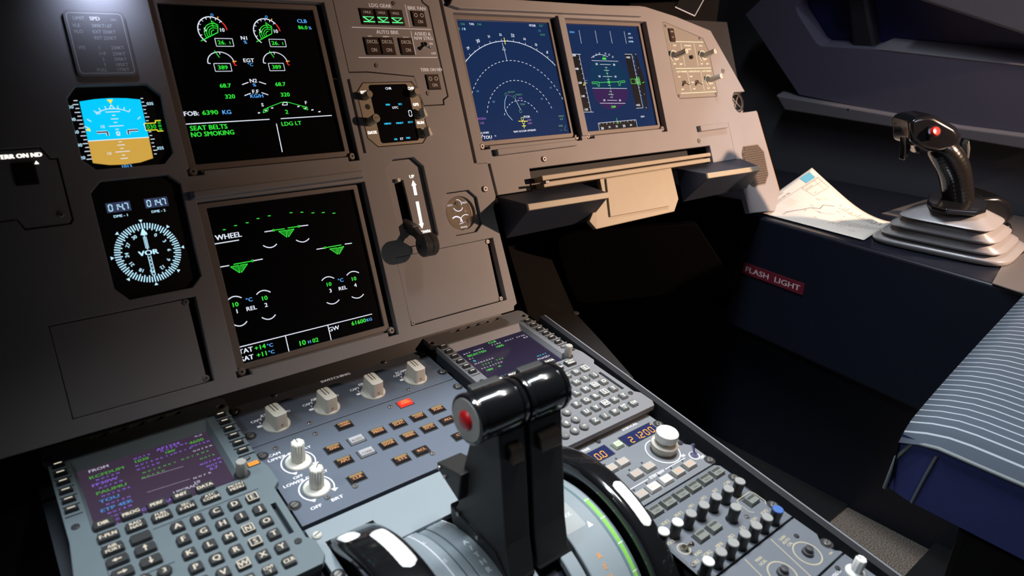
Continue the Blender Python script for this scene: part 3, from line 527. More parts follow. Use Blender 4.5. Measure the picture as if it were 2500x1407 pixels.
DW = mat('button_grey_lettering', (.60, .56, .52), .5, emit=(.9, .8, .7), es=.12); GR = em('gear_green', (.1, 1.0, .30), 1.0)
MB().box(211.5, 269.5, -17.8, 1.6, 9, 9.7, DARK).build('indicator_recess', t)
for x in (221.3, 240, 258.6):
    o = pushbutton(t, x, -8.2, 17, 17.6, 9.4, BROWN, [('UNLK', 0, 4.6, 3.2, DW, {'sx': .85})], name='gear_light')
    mb = MB().path([(-7, -1), (7, -1), (0, -5.6)], .8, GR, .2, True); mb.line((-7.4, -6.6), (7.4, -6.6), 1.2, GR, .2); mb.line((-7, -1), (0, -5.6), 1.4, GR, .25); mb.build('green_arrow', o, T(0, 0, 2.1))
for x in (219, 238.7, 264.6): pushbutton(t, x, -42.4, 18, 19.4, 9.4, BROWN, [('DECEL', .6, 4.6, 3.9, DW, {'w': 14}), ('ON', .4, -5, 4.4, DW, {'w': 7})])
for x, y in ((290.6, -8.4), (291.6, -86)):
    o = pushbutton(t, x, y, 18, 17.6, 9.4, BROWN, [('ON', .2, -4.2, 4, DW, {'w': 7})])
    MB().arc(-4.2, 3.6, 2.1, 0, 360, .6, DW, .2, 16).arc(4.2, 3.6, 2.1, 0, 360, .6, DW, .2, 16).build('light_ring', o, T(0, 0, 2.1))
def toggle(par, x, y, z, lean=(0, -.35), r=3.2, L=13, m=CHROME, name='toggle_switch'):
    mb = MB(); mb.cyl(0, 0, 0, 1.6, r, m, n=6); mb.lathe([(r * .8, 1.6), (r * .75, 3)], m, n=16)
    Xr = Matrix.Rotation(lean[1], 4, 'X') @ Matrix.Rotation(lean[0], 4, 'Y'); mb.lathe([(1.2, 1), (1.3, L * .5), (2.1, L * .85), (2.1, L - .6), (1.2, L)], m, n=14, X=Xr)
    return mb.build(name, par, T(x, y, z), smooth=40)
toggle(t, 290.7, -40, 9.4, (.0, .6)); 
for x, y in ((219.5, -65.1), (260.5, 8.8), (281, -99.6)): screw(t, x, y, 9.4, 2.8)
# ---------------------------------------------------- clock
TAN = mat('clock_tan_paint', (.36, .30, .22), .5, noise=.05)
t = thing('clock', 'tan octagonal clock with black screen, round knobs and a SET button', 'clock', M_PAN, (227, -121, 0))
mb = MB(); mb.prism(loc(inset(clk_o, .9), 227, -121), 0, 9.8, TAN); mb.build('case', t, bevel=.5)
mb = MB(); mb.prism(rr(-24, 26.8, -34.5, 33.5, 3), 9.8, 10.3, GLASS)
for s, x, y, c, m in (('CHR', .5, 28.8, 2.8, S_W), ('MIN', -5, 9.8, 2.2, S_SKY), ('SEC', 11.5, 9.8, 2.2, S_SKY), ('UTC', 4, 6, 2.8, S_W), ('HRMO', -10.5, -12.2, 2.2, S_SKY), ('MINDY', 5.5, -12.4, 2.2, S_SKY), ('SECY', 20, -12.2, 2.1, S_SKY), ('HR', -4.5, -31, 2.2, S_SKY), ('ET', 3.6, -31, 2.8, S_W), ('MIN', 12.3, -30.6, 2.2, S_SKY)): mb.text(s, x, y, c, m, 10.4, bold=.14)
mb.seg7('0', 20.4, -5.2, 6.8, S_W, 10.4, .03, 3.8); mb.build('screen', t)
mb = MB()
for s, x, y in (('RST', -32, 25.5), ('CHR', 31, 28.2), ('GPS', 33, 8.6), ('RUN', 34, -13.5), ('DATE', -32.5, -21)): mb.text(s, x, y, 3.4, LITW, 9.95, sx=.95, bold=.3)
mb.fill(circ(-31.2, 8.6, 3.2), DARK, 9.95); mb.build('lettering', t)
def button_knob(par, x, y, r, h, m, txt=None, name='knob'):
    mb = MB().lathe([(r, 0), (r, h - 1), (r - .8, h), (r * .3, h)], m, n=24)
    if txt: mb.text(txt, 0, 0, 2.4, DARK, h + .05)
    return mb.build(name, par, T(x, y, 9.8), smooth=35)
button_knob(t, -32, 20, 4.3, 13, TAN); button_knob(t, 31.5, 21, 4.4, 12, TAN); button_knob(t, -33, -9, 5, 18, TAN, 'SET')
for x, y in ((35.5, -4), (36.5, -27)):
    mb = MB(); mb.cyl(0, 0, 0, 3, 5, TAN); mb.prism([(-3, -6), (3, -6), (2.2, 3), (0, 7), (-2.2, 3)], 3, 13, IVORY, top=[(-2.2, -5.4), (2.2, -5.4), (1.5, 2.5), (0, 6.2), (-1.5, 2.5)]); mb.build('selector', t, T(x, y, 9.8) @ Matrix.Rotation(.15, 4, 'Z'), bevel=.6)
# ---------------------------------------------------- gear lever
t = thing('gear_lever', 'landing gear lever with knurled wheel knob below the UP arrow', 'lever', M_PAN)
mb = MB(); plate(mb, inset(gear_o, .9), [[(211.2, -199.3), (223.9, -199.3), (224.6, -257), (211.2, -257)]], 0, 4.0, BOARD, .4)
mb.text('UP', 236.4, -196.5, 3.9, LITW, 4.15, bold=.2)
mb.fill([(236.7, -201), (233.2, -207.4), (240.2, -207.4)], LITW, 4.15); mb.fill([(234.7, -207), (238.7, -207), (238.3, -219.2), (234.3, -219.2)], LITW, 4.15)
mb.fill([(234, -227), (238.2, -227), (237.2, -254), (233.2, -254)], LITW, 4.15); mb.fill([(231.6, -253.6), (238.6, -253.6), (235, -260)], LITW, 4.15); mb.text('DOWN', 236.5, -264, 3.6, LITW, 4.15, bold=.2); mb.build('slot_plate', t)
MB().box(210, 226, -270, -198, -16, -12, mat('brush_brown', (.05, .035, .025), .9, noise=.6, nscale=700)).box(213.8, 217.4, -201.5, -197.5, -12, 9, WHITE).build('brush_seal', t)
LG = mat('lever_grey', (.11, .105, .11), .42, metal=.3)
def bar(mb, a, b, w, d, m):                       # square bar between two points (width across x)
    a, b = Vector(a), Vector(b); e = (b - a).normalized(); n = Vector((1, 0, 0)); k = e.cross(n).normalized()
    vs = [a - n * w / 2 - k * d / 2, a + n * w / 2 - k * d / 2, a + n * w / 2 + k * d / 2, a - n * w / 2 + k * d / 2]; vs += [v + (b - a) for v in vs]
    return mb.add(vs, [[3, 2, 1, 0], [4, 5, 6, 7], [0, 1, 5, 4], [1, 2, 6, 5], [2, 3, 7, 6], [3, 0, 4, 7]], m)
mb = MB(); bar(mb, (217.5, -250, -6), (217.5, -262, 18), 9, 13, LG); bar(mb, (217.5, -258, 12), (216, -279, 35), 6, 11, LG); mb.build('arm', t, bevel=1)
mb = MB(); X = axis_x(209.5, -281, 37)
mb.lathe([(4, -1.5), (10.5, -1.2), (12.6, 0), (12.6, 0.5)], LG, X=X, n=40)
for k in range(12):
    z = .5 + k * 1.25
    mb.lathe([(12.7, z), (13.3, z + .62), (12.7, z + 1.25)] if k != 6 else [(12.2, z), (11.8, z + .6), (12.2, z + 1.25)], mat('knurled_steel', (.16, .14, .12), .5, metal=.5), X=X, n=72, flute=lambda i, z: 1 + .025 * (-1) ** (i // 1))
mb.lathe([(12.6, 15.5), (12, 17), (4, 17.2)], LG, X=X, n=40); mb.cyl(0, 0, -1.9, -1.3, 1.4, DARK, X=X); mb.build('wheel_knob', t, smooth=30)
# ---------------------------------------------------- brake pressure gauge
t = thing('brake_pressure_gauge', 'round tan triple pressure gauge in an octagonal recess right of the gear lever', 'gauge', M_PAN, (293.3, -249.5, 0))
BC = (293.3, -249.5)
mb = MB(); plate(mb, loc(inset(brk_o, .9), *BC), [circ(0, 0, 21.5, 40)], 0, 6.2, BOARD, .4); mb.build('case', t)
mb = MB(); mb.cyl(0, 0, 0, 3, 21.4, mat('gauge_face', (.42, .34, .25), .6), n=40); G = em('gauge_white', (.9, .88, 1.0), 1.1)
mb.arc(-.5, 10.5, 7.4, 200, 330, 1.0, G, 3.1, 16); mb.arc(0, 12, 5.5, 100, -20, .8, G, 3.1, 12); mb.arc(-7, -11, 8, 130, 0, 1.6, G, 3.1, 14); mb.arc(7.5, -11.5, 9, 175, 60, .9, G, 3.1, 14)
mb.text('ACCU', -12, 12, 2.2, G, 3.1, sx=.9); mb.text('PRESS', 10, 12.5, 2.2, G, 3.1, sx=.9); mb.text('BRAKES', 2, -17.5, 2.2, G, 3.1, sx=.9); mb.line((-4, -13), (6, -11.5), .6, G, 3.2); mb.text('1', -6, 2, 1.8, G, 3.1); mb.text('3', 9, 2, 1.8, G, 3.1)
mb.build('dial', t)
mb = MB()
for x, y, a in ((-1.6, 13, -60), (10.6, -11.2, 190)):
    mb.cyl(x, y, 3, 4.6, 2.1, TAN); mb.cyl(x, y, 4.6, 4.8, .6, DARK); mb.line((x, y), (x + 9 * math.cos(R(a)), y + 9 * math.sin(R(a))), 1.2, SCREWP, 4)
mb.build('needles', t); MB().cyl(0, 0, 7.2, 7.5, 21.4, mat('clear_glass', (1, 1, 1), .03, trans=1.0), n=40).build('glass', t)
# ---------------------------------------------------- first officer's lighting panel
t = thing('lighting_panel', 'glowing lighting and loudspeaker panel with three ivory knobs at the upper right', 'switch panel', M_PAN, (815, -60, 0))
L0 = (815, -60); LP = mat('lighting_panel_paint', (.27, .25, .22), .55)
mb = MB(); mb.prism(loc(inset(lgt_o, .9), *L0), 0, 9.6, LP)
for a, b in (((766, -29.5), (858, -29.5)), ((769, -74.2), (866, -74.2)), ((770, -115.5), (869, -115.5))): mb.line((a[0] - 815, a[1] + 60), (b[0] - 815, b[1] + 60), .9, LITYB, 9.7)
for a, b in (((795, -32), (795, -71)), ((831, -32), (831, -71)), ((798, -78), (798, -113)), ((835, -78), (835, -113))): mb.line((a[0] - 815, a[1] + 60), (b[0] - 815, b[1] + 60), .6, LITYB, 9.7)
for s, x, y, w in (('ND', 778, -36, 7), ('PFD/ND', 813, -36, 18), ('XFR', 815, -42, 10), ('PFD', 849, -36, 9), ('FOOT WARMER', 783, -79.5, 27), ('CONSOLE/FLOOR', 816.5, -79.5, 31), ('LOUD SPEAKER', 851.5, -79.5, 27), ('ON', 773.5, -88, 6), ('OFF', 776.5, -109, 7), ('BRT', 806.5, -88, 8), ('DIM', 807, -98, 6), ('OFF', 808, -109, 7), ('OFF', 768.5, -66.5, 7), ('BRT', 786, -67, 8), ('OFF', 842, -67, 7), ('BRT', 859, -67, 8), ('OFF', 848, -109, 7), ('MAX', 864, -109, 7)):
    mb.text(s, x - 815, y + 60, 2.7, LITYB, 9.7, w=w, bold=.08)
for x, y in ((772, -54), (850, -54), (854, -96)): mb.arc(x - 815, y + 60, 9.6, 235, -40, .8, LITYB, 9.72, 24)
mb.build('plate', t, bevel=.3)
pushbutton(t, 774.6 - 815, -19 + 60, 13, 21, 9.6, BROWN, [('GPWS', 0, 5, 2.4, DW, {'sx': .8}), ('G/S', 0, -4, 2.4, DW, {'sx': .8})])
def fluted_knob(par, x, y, z, r=5, h=22, skirt=9, m=IVORY, name='knob', M=None):
    mb = MB()
    if skirt: mb.lathe([(skirt, 0), (skirt, .8), (skirt - .8, 2), (r, 3.4)], m, n=32)
    mb.lathe([(r, 2), (r, 3.5), (r * .97, h - 1), (r * .85, h), (r * .3, h)], m, n=48, flute=lambda i, z: 1 if i % 6 < 3 else .93)
    mb.box(-.35, .35, 0, r * .97, h, h + .1, DARK); mb.box(-.35, .35, r * .9, r + .25, 3.5, h, DARK)
    return mb.build(name, par, T(x, y, z) @ (M or Matrix.Identity(4)), smooth=35)
for x, y, a in ((772, -54, 2), (850, -54, -1), (854, -96, -1.5)): fluted_knob(t, x - 815, y + 60, 9.6, 4.8, 25, 7.6, M=Matrix.Rotation(a, 4, 'Z'))
BRS = mat('brass_toggle', (.55, .50, .38), .2, metal=1.)
toggle(t, 783 - 815, -98 + 60, 9.6, (0, .5), 3.6, 12, BRS); toggle(t, 818 - 815, -98 + 60, 9.6, (0, .5), 3.6, 12, BRS)
MB().cyl(0, 0, 0, 3.5, 3.2, BLK).cyl(0, 0, 3.5, 4.2, 1.5, DARK).build('transfer_button', t, T(814.5 - 815, -56 + 60, 9.6), smooth=35)
for x, y in ((763.5, -4.5), (849, -23.6), (764, -119.3), (866.5, -119.4)): screw(t, x - 815, y + 60, 9.6, 2.4)
# ---------------------------------------------------- vent, grille
t = thing('air_vent', 'round black air vent with a cross, on the right edge of the panel', 'air vent', M_PAN, (929, -136, 0))
mb = MB().lathe([(19, -22), (19, 6), (17.5, 8.5), (16, 8.5), (15.2, 5), (15, -16)], mat('vent_dark', (.035, .03, .028), .4), n=32); mb.build('housing', t, smooth=35)
MB().box(0, 30, -19, 18, -14, -4, BOARD).build('mount', t, bevel=1.5)
mb = MB().cyl(0, 0, -10, -6, 15, DARK)
for a in (50, 140): mb.box(-15, 15, -.7, .7, 3, 5, SCREWP, X=Matrix.Rotation(R(a), 4, 'Z'))
mb.arc(0, 0, 15.2, 0, 360, 1.2, SCREWP, 7, 32); mb.cyl(0, 0, 2, 5.5, 2.2, SCREWP); mb.build('cross', t)
t = thing('air_grille', 'octagonal wire mesh grille low on the right end of the panel', 'grille', M_PAN, (943, -252, 0))
gp = [(-25, 34), (18, 34), (33, 20), (34, -21), (19, -36), (-18, -36), (-31, -26), (-33, 22)]
MB().prism([(x * 1.05, y * 1.05) for x, y in gp], HB, HB + 1.4, mat('grille_rim', (.14, .10, .08), .6)).prism(gp, HB + 1.4, HB + 1.5, DARK).build('frame', t, bevel=.4)
mb = MB(); GW = mat('grille_wire', (.26, .19, .14), .5)
def inp(x, y):
    n = len(gp); k = False
    for i in range(n):
        (a, b), (c, d) = gp[i], gp[(i + 1) % n]
        if (b > y) != (d > y) and x < (c - a) * (y - b) / (d - b) + a: k = not k
    return k
for i in range(-9, 10):
    for j in range(-9, 10):
        x, y = i * 4.4 + (2.2 if j % 2 else 0), j * 4.2
        if inp(x, y): mb.line((x - 1.9, y - 1.9), (x + 2.1, y + 2.1), 0.8, GW, HB + 2.2); mb.line((x - 1.9, y + 1.9), (x + .3, y - .3), 0.8, GW, HB + 2)
mb.build('mesh', t)
# ---------------------------------------------------- footrests and pull-out table
FR = mat('footrest_navy', (.020, .026, .044), .55); TB = mat('table_beige', (.36, .30, .21), .5, noise=.05)
def footrest(x0, x1, xb, xe, label):
    t = thing('footrest', label, 'footrest', M_PAN, (x0, -250, 0), 'fold-down footrests under the panel')
    o = x0; mb = MB()
    vs = [(0, 14, 8), (xb - o, 14, 8), (xb - o, -42, 8), (0, -42, 8), (x0 + 3 - o, -6, 60), (x1 - o, -8, 60), (x1 - o, -16, 60), (x0 + 3 - o, -15, 60)]
    mb.add(vs, [[0, 3, 2, 1], [0, 1, 5, 4], [1, 2, 6, 5], [2, 3, 7, 6], [3, 0, 4, 7], [4, 5, 6, 7]], FR); mb.build('body', t, bevel=1)
    MB().prism([(3, -6), (x1 - o, -8.6), (x1 - o, -17), (3, -14.6)], 59, 63, TB).build('front_strip', t, bevel=1)
footrest(352, 499, 506, 540, 'navy wedge-shaped footrest with beige strip left of the pull-out table')
footrest(722, 872, 905, 937, 'navy wedge-shaped footrest with beige strip right of the pull-out table')
t = thing('pull_out_table', 'beige folding table stowed in the long slot between the footrests', 'table', M_PAN, (600, -240, 0))
MB().prism([(-184, 20), (190, 19), (190, 13), (-184, 13)], 12, 30, TB).prism([(-184, 11), (186, 10.4), (186, 4), (-184, 4)], 12, 30, TB).box(-190, 192, 4, 20, -20, 12, mat('table_dark_rail', (.10, .08, .06), .6)).build('rails', t, bevel=1)
fl = [(-77, 4), (84, 4), (87, -46), (71, -64), (-104, -65), (-114, -52), (-77, -12)]
MB().prism(fl, 22, 29, TB).build('flap', t, bevel=1)
MB().prism([(-67, 3), (67, 2), (58, -54), (-74, -52)], 29.2, 32, TB).build('flap_cover', t, bevel=.6)
MB().box(-188, -182, 8, 11, 28, 40, LG).build('hinge_pin', t)
# ================================================================== PEDESTAL
HP = -12.0
body = thing('centre_pedestal', 'dark grey-blue centre console body below the instrument panel, with thin bright rails', 'pedestal', M_PED)
BODY = mat('pedestal_body', (.030, .034, .042), .5)
MB().box(-185, 393, -166, -8, -420, -26, BODY).box(-185, 393, -700, -440, -420, -26, BODY).box(-185, -20, -440, -166, -420, -26, BODY).box(237, 393, -440, -166, -420, -26, BODY).box(-20, 237, -440, -166, -420, -240, BODY).build('body', body)
mb = MB(); RAIL = mat('rail_edge', (.30, .31, .34), .35, metal=.4)
mb.add([(380, -3, -26), (392, -3, -26), (392, -3, 6), (382, -3, 6), (380, -700, -34), (392, -700, -34), (392, -700, -24), (382, -700, -24)], [[0, 1, 2, 3], [7, 6, 5, 4], [3, 2, 6, 7], [0, 3, 7, 4], [1, 5, 6, 2], [0, 4, 5, 1]], mat('rail_black', (.010, .011, .014), .5))
mb.build('side_rail', body)
mb = MB(); mb.add([(390.4, -3, 6.2), (392.2, -3, 6.2), (392.2, -700, -23.8), (390.4, -700, -23.8)], [[3, 2, 1, 0]], RAIL); mb.add([(392.3, -3, 6.2), (392.3, -3, 4), (392.3, -700, -26), (392.3, -700, -23.8)], [[3, 2, 1, 0]], RAIL); mb.build('rail_strip', body)
MB().box(-185, 393, -8, 40, -60, -22, DARK).build('front_infill', body)
# ------------------------------------------------------------------ MCDU control display units
KEY = mat('key_black', (.035, .035, .035), .42); KEYG = mat('key_grey', (.14, .145, .14), .45); KL = em('key_legend', (1.0, .90, .72), .82); KLD = mat('key_edge_line', (.62, .58, .50), .5, emit=(1, .9, .7), es=.18)
def mcdu(u0, label, page, body_m, glass, legend, right=False):
    t = thing('control_display_unit', label, 'control unit', M_PED, (u0, -7.3, 0), 'keypad units with page screens')
    out = [(-22, 38), (-17, 40.5), (131, 40.5), (136, 36), (136, 22), (126, 17), (126, 13), (133, 13), (133, -70), (137, -82), (137, -104), (131, -110), (131, -176), (136, -182), (136, -200), (131, -207), (-17, -207), (-22, -200), (-22, -120), (-19, -86), (-19, -60), (-19, 13), (-16, 17), (-22, 22)]
    hole = rr(-3, 111, -86 + 1.5, 4 + 8, 2)
    slots = [rr(x - 6, x + 6, 33.2, 37, 1.6) for x in (23.4, 39.5, 55.5, 71.5, 87.6)]
    mb = MB(); plate(mb, out, [hole] + slots + [rr(120.8, 125, -166, -127, .6)] + [circ(-18.5, 25, 3.2, 14), circ(129, 25, 3.2, 14)], -7, 0, body_m, .6)
    mb.box(118, 128, -170, -124, -8, -7.05, DARK).box(15, 96, 30, 38, -8, -7.05, DARK)
    for a, b in (((35, -105.2), (119, -104.4)), ((14, -146), (40, -146))): mb.line(a, b, .8, DARK, .1)
    mb.path([(0, -75), (-2, -145), (14, -150)], .4, DARK, .08); mb.build('face_plate', t)
    MB().prism([(-17, 36), (-12, 40), (130, 40), (131, -204), (-17, -204)], -24, -7, mat('unit_side', (.05, .06, .075), .5)).build('case', t)
    # screen well
    mb = MB(); mb.add([(-3, 12, -.6), (111, 12, -.6), (107.6, .3, -5.4), (-.3, .3, -5.4)], [[0, 3, 2, 1]], BOARD if right else body_m); mb.add([(-3, 12, -.6), (-3, -84.5, -.6), (-.3, -83.8, -5.4), (-.3, .3, -5.4)], [[0, 1, 2, 3]], body_m)
    mb.add([(111, 12, -.6), (111, -84.5, -.6), (107.6, -83.8, -5.4), (107.6, .3, -5.4)], [[0, 3, 2, 1]], body_m); mb.add([(-3, -84.5, -.6), (111, -84.5, -.6), (107.6, -83.8, -5.4), (-.3, -83.8, -5.4)], [[0, 1, 2, 3]], body_m); mb.build('screen_well', t)
    mb = MB(); mb.box(-.4, 107.8, -84, .4, -6, -5.3, glass); page(mb, -5.2); mb.build('screen', t)
    # line select keys
    for i in range(6):
        for x, sg in ((-11.6, -1), (124.4 if not right else 123.5, 1)):
            y = 9.4 - 12.2 * i; mb = MB()
            mb.prism(ear(-5, 5, -2.6, 2.6), 0, 3.4, KEY, top=ear(-4.4, 4.4, -2.1, 2.1)); mb.line((-2.8, .2), (2.8, .2), 1.1, legend, 3.5); mb.build('line_select_key', t, T(x, y, 0))
    mb = MB()
    for i in range(6):
        y = 3.6 - 12.2 * i
        mb.box(118.5, 133, y - 1, y + .6, 0, 1.8, body_m); mb.box(-17, -5, y - 1, y + .6, 0, 1.2, body_m)
    mb.build('key_guards', t)
    def key(x, y, w, h, s, km=KEY, box=False, hh=3.4):
        mb = MB(); mb.prism(rr(-w / 2, w / 2, -h / 2, h / 2, 1.6, 2), 0, hh, km, top=rr(-w / 2 + .9, w / 2 - .9, -h / 2 + .9, h / 2 - .9, 1.2, 2))
        z = hh + .06
        if box: mb.path([(q[0], q[1]) for q in ear(-w / 2 + 1.3, w / 2 - 1.3, -h / 2 + 1.3, h / 2 - 1.3)], .8, legend, z, True); mb.text(s, 0, 0, 5, legend, z, bold=.2)
        elif s in '<>^v' and s:
            a = {'<': 180, '>': 0, '^': 90, 'v': -90}[s]; X = Matrix.Rotation(R(a), 4, 'Z'); mb.line((-3, 0), (1, 0), 1.1, legend, z, X=X); mb.fill([(.6, -1.8), (.6, 1.8), (3.6, 0)], legend, z, X=X)
        elif '|' in s:
            p, q = s.split('|'); mb.text(p, 0, 1.9, 3.1, legend, z, sx=.95, bold=.15); mb.text(q, 0, -2.1, 3.1, legend, z, sx=.95, bold=.15)
        elif s: mb.text(s, 0, 0, 5.2 if len(s) == 1 else 3.7, legend, z, sx=1 if len(s) < 3 else .9, bold=.28)
        mb.build('key', t, T(x, y, 0))
    for x, s in ((5.4, 'DIR'), (25, 'PROG'), (44, 'PERF'), (63, 'INIT'), (82, 'DATA')): key(x, -81.2 - 8.6 + 8.6, 15.5, 10, s)
    key(103.5, -95.4, 15.5, 10.5, 'MCDU|MENU')
    for x, s in ((5.7, 'F-PLN'), (25.1, 'RAD|NAV'), (44, 'FUEL|PRED'), (62.8, 'SEC|F-PLN'), (82, 'ATC|COMM')): key(x, -96, 15.5, 10, s)
    key(5.9, -110.8, 15.5, 10.5, 'AIR|PORT'); key(25.2, -110.6, 15.5, 10.5, ''); key(6.2, -124.2, 15.5, 10, '<'); key(25.4, -123.8, 15.5, 10, '^'); key(6.6, -138, 15.5, 10, '>'); key(25.8, -137.6, 15.5, 10, 'v')
    names = 'ABCDEFGHIJKLMNOPQRSTUVWXY'
    for i, ch in enumerate(names): key(51 + 14.85 * (i % 5), -114.2 - 15.75 * (i // 5), 10.6, 10.2, ch, KEYG if right else KEY, ch in 'ENSW')
    for i, ch in enumerate(('Z', '/', 'SP', 'OVF|Y', 'CLR')): key(48.6 + 15.3 * i, -193.1, 10.6, 10.2, ch, KEYG if right else KEY)
    for k, ch in enumerate('1234567890.'):
        if ch == '0': x, y = 17.3, -194
        elif ch == '.': x, y = 3.2, -194
        else: x, y = 4 + 13.7 * (k % 3), -152.6 - 14 * (k // 3)
        mb = MB().lathe([(5.2, 0), (5.2, 2.6), (4.4, 3.6)], KEYG if right else KEY, n=20); mb.text(ch, 0, 0, 4.2, legend, 3.7, bold=.25); mb.build('number_key', t, T(x, y, 0), smooth=35)
    mb = MB().lathe([(5.2, 0), (5.2, 2.6), (4.4, 3.6)], KEYG if right else KEY, n=20); mb.text('+/-', 0, 0, 2.8, legend, 3.7, bold=.2); mb.build('number_key', t, T(31.2, -194, 0), smooth=35)
    mb = MB().lathe([(7.2, .1), (6, .3)], DARK, n=24).lathe([(4.6, 0), (4.8, 14), (4.2, 15.2), (1, 15.2)], mat('brightness_knob', (.36, .34, .30), .45), n=36, flute=lambda i, z: 1 if i % 4 < 2 else .94); mb.build('brightness_knob', t, T(113.5, -80.5, 0), smooth=35)
    mb = MB().box(-5.5, 5.5, -3, 3, 0, .6, DARK).box(-4.6, 4.6, -2.2, 2.2, .6, 1.2, S_A if not right else KEY); mb.text('MCDU', 0, 0, 2, DARK if not right else KEYG, 1.25); mb.build('annunciator', t, T(126.5, -72.4, 0))
    MB().cyl(0, 0, 0, .4, 3.2, DARK).cyl(0, 0, .3, 1.0, 2.2, KEYG).build('light_sensor', t, T(124 if not right else 122, -62.5, 0))
    for x, y in ((-12.4, -71.6), (123.8, -177)): screw(t, x, y, 0, 3, mat('dark_screw', (.06, .06, .06), .4, metal=.5))
    return t
PG = mat('display_page_purple_glass', (.02, .012, .022), .22, emit=(.040, .026, .045), es=1.0)
PG2 = mat('display_page_dark_glass', (.012, .010, .018), .14, emit=(.016, .012, .030), es=1.0)
VI = em('page_violet', (.30, .15, .85), .75); GD = em('page_green', (.08, .42, .05), .8); BLU = em('page_blue', (.06, .30, .8), .8); PW = em('page_white', (.62, .60, .75), .7)
def dots(mb, x, y, n, m, z, dx=3.9, s=1.9, text=None):
    for i in range(n):
        ch = (text or 'NOFRMKTASE')[i % len(text or 'NOFRMKTASE')]
        if ch != ' ': mb.text(ch, x + dx * i, y, s, m, z, sx=1.15, bold=.15)
def page_left(mb, z):
    T_ = lambda s, x, y, c, m, al='L', sx=1.15: mb.text(s, x, y, c, m, z, al=al, sx=sx, bold=.16)
    T_('FROM', 8, -4.2, 3.6, PW); T_('AF1234', 62, -4.2, 3.6, VI, sx=1.25); T_('<->', 96, -2.5, 3, PW)
    T_('KCFDUM', 7, -13, 3.6, GD, sx=1.3); T_('1030', 43, -11, 3.6, GD, sx=1.2); T_('180/', 68, -12, 3.2, GD); T_('4600', 89, -9.5, 3.8, GD, sx=1.2)
    dots(mb, 44, -6.6, 4, VI, z, 3.8); dots(mb, 66, -8, 6, VI, z, 4.2); dots(mb, 12, -18.4, 5, VI, z); T_('FF30W', 7, -24, 3.6, VI, sx=1.3); dots(mb, 43, -17, 8, VI, z, 4.1); dots(mb, 43, -22.5, 5, VI, z, 4); dots(mb, 75, -16.6, 4, VI, z, 4.4); dots(mb, 90, -15, 5, VI, z, 3.6)
    dots(mb, 12, -29.8, 5, VI, z); T_('PAUMU', 8, -35.6, 3.6, GD, sx=1.35); dots(mb, 46, -29, 7, GD, z, 4.2); dots(mb, 44, -34.8, 5, GD, z, 4); dots(mb, 78, -28.5, 6, GD, z, 4.4); dots(mb, 90, -22.5, 5, PW, z, 3.6)
    dots(mb, 12, -41, 6, VI, z); T_('TOU', 8, -46.8, 3.8, BLU, sx=1.3); dots(mb, 13, -52.6, 5, VI, z); T_('ETP 4EK', 7, -58, 3.8, BLU, sx=1.25); dots(mb, 92, -36, 4, GD, z, 3.6); dots(mb, 90, -43.5, 5, VI, z, 3.8, 2.3); dots(mb, 94, -49, 4, VI, z, 3.6, 2.3); T_('6.7', 94, -53.5, 3.6, VI)
    for i in range(3): dots(mb, 12, -63.6 - 5 * i, 5, VI, z, 3.8)
    T_('NAV ACCUR', 5, -79.5, 3.4, VI, sx=1.1); T_('DOWNGRAD', 30, -73.5, 3.4, VI, sx=1.05); dots(mb, 80, -58, 4, PW, z, 4.2, 2.2); T_('10', 78, -64, 3.4, PW); T_('UPGRAD', 60, -67, 3.2, PW, sx=1.1)
    for y in (-38, -57): mb.line((42, y + 2), (76, y), .3, PW, z)
def page_right(mb, z):
    cy_ = em('page_cyan', (.05, .70, .95), .9); g = em('page_bright_green', (.10, .80, .08), .9); w = em('page_bright_white', (.72, .70, .84), .8)
    T_ = lambda s, x, y, c, m, al='L', sx=1.15: mb.text(s, x, y, c, m, z, al=al, sx=sx, bold=.12)
    T_('CLB', 49, -3, 3.8, g, sx=1.3)
    for s, x, y, dx, m in (('ACT MODE', 7.5, -9, 4.0, w), ('TIME', 51, -9, 4, w), ('DEST EFOB', 72.5, -9, 3.8, w), ('CI', 7.5, -21, 4, w), ('MANAGED', 7.5, -33, 4.2, w), ('250/.755', 14, -39, 4.2, g), ('SELECTED', 8, -45, 4.2, w), ('NEXT', 86, -57, 4.2, cy_), ('ACTIVATE', 12, -69, 4.2, cy_)):
        for i, ch in enumerate(s):
            if ch != ' ': mb.text(ch, x + dx * i, y, 2.4, m, z, sx=1.2, bold=.1)
    T_('SELECTED', 8, -15, 3.8, g, sx=1.18); T_('1005', 53, -15, 3.8, g, sx=1.15); T_('6.3', 98, -14, 3.6, w); T_('0', 8.5, -27, 3.8, cy_); T_('180/', 10.5, -51, 3.6, g, sx=1.15); T_('.25', 27, -51, 2.6, g)
    T_('PHASE>', 100.5, -63, 3.8, w, 'R', 1.1); T_('<APPR PHASE', 8, -75, 3.8, cy_, sx=1.12); T_('NAV ACCUR UPGRAD', 6, -81, 3.6, w, sx=1.12)
mcdu(-156, 'left keypad unit with purple flight plan page, beside the switching knobs', page_left, MCDUP, PG, KL)
mcdu(242.5, 'right keypad unit with climb page, partly behind the thrust levers', page_right, mat('display_unit_paint_warm', (.17, .172, .182), .5, noise=.05, nscale=40, bump=.2, spec=.35), PG2, mat('key_legend_plain', (.72, .70, .64), .4, emit=(1, .95, .85), es=.12), True)
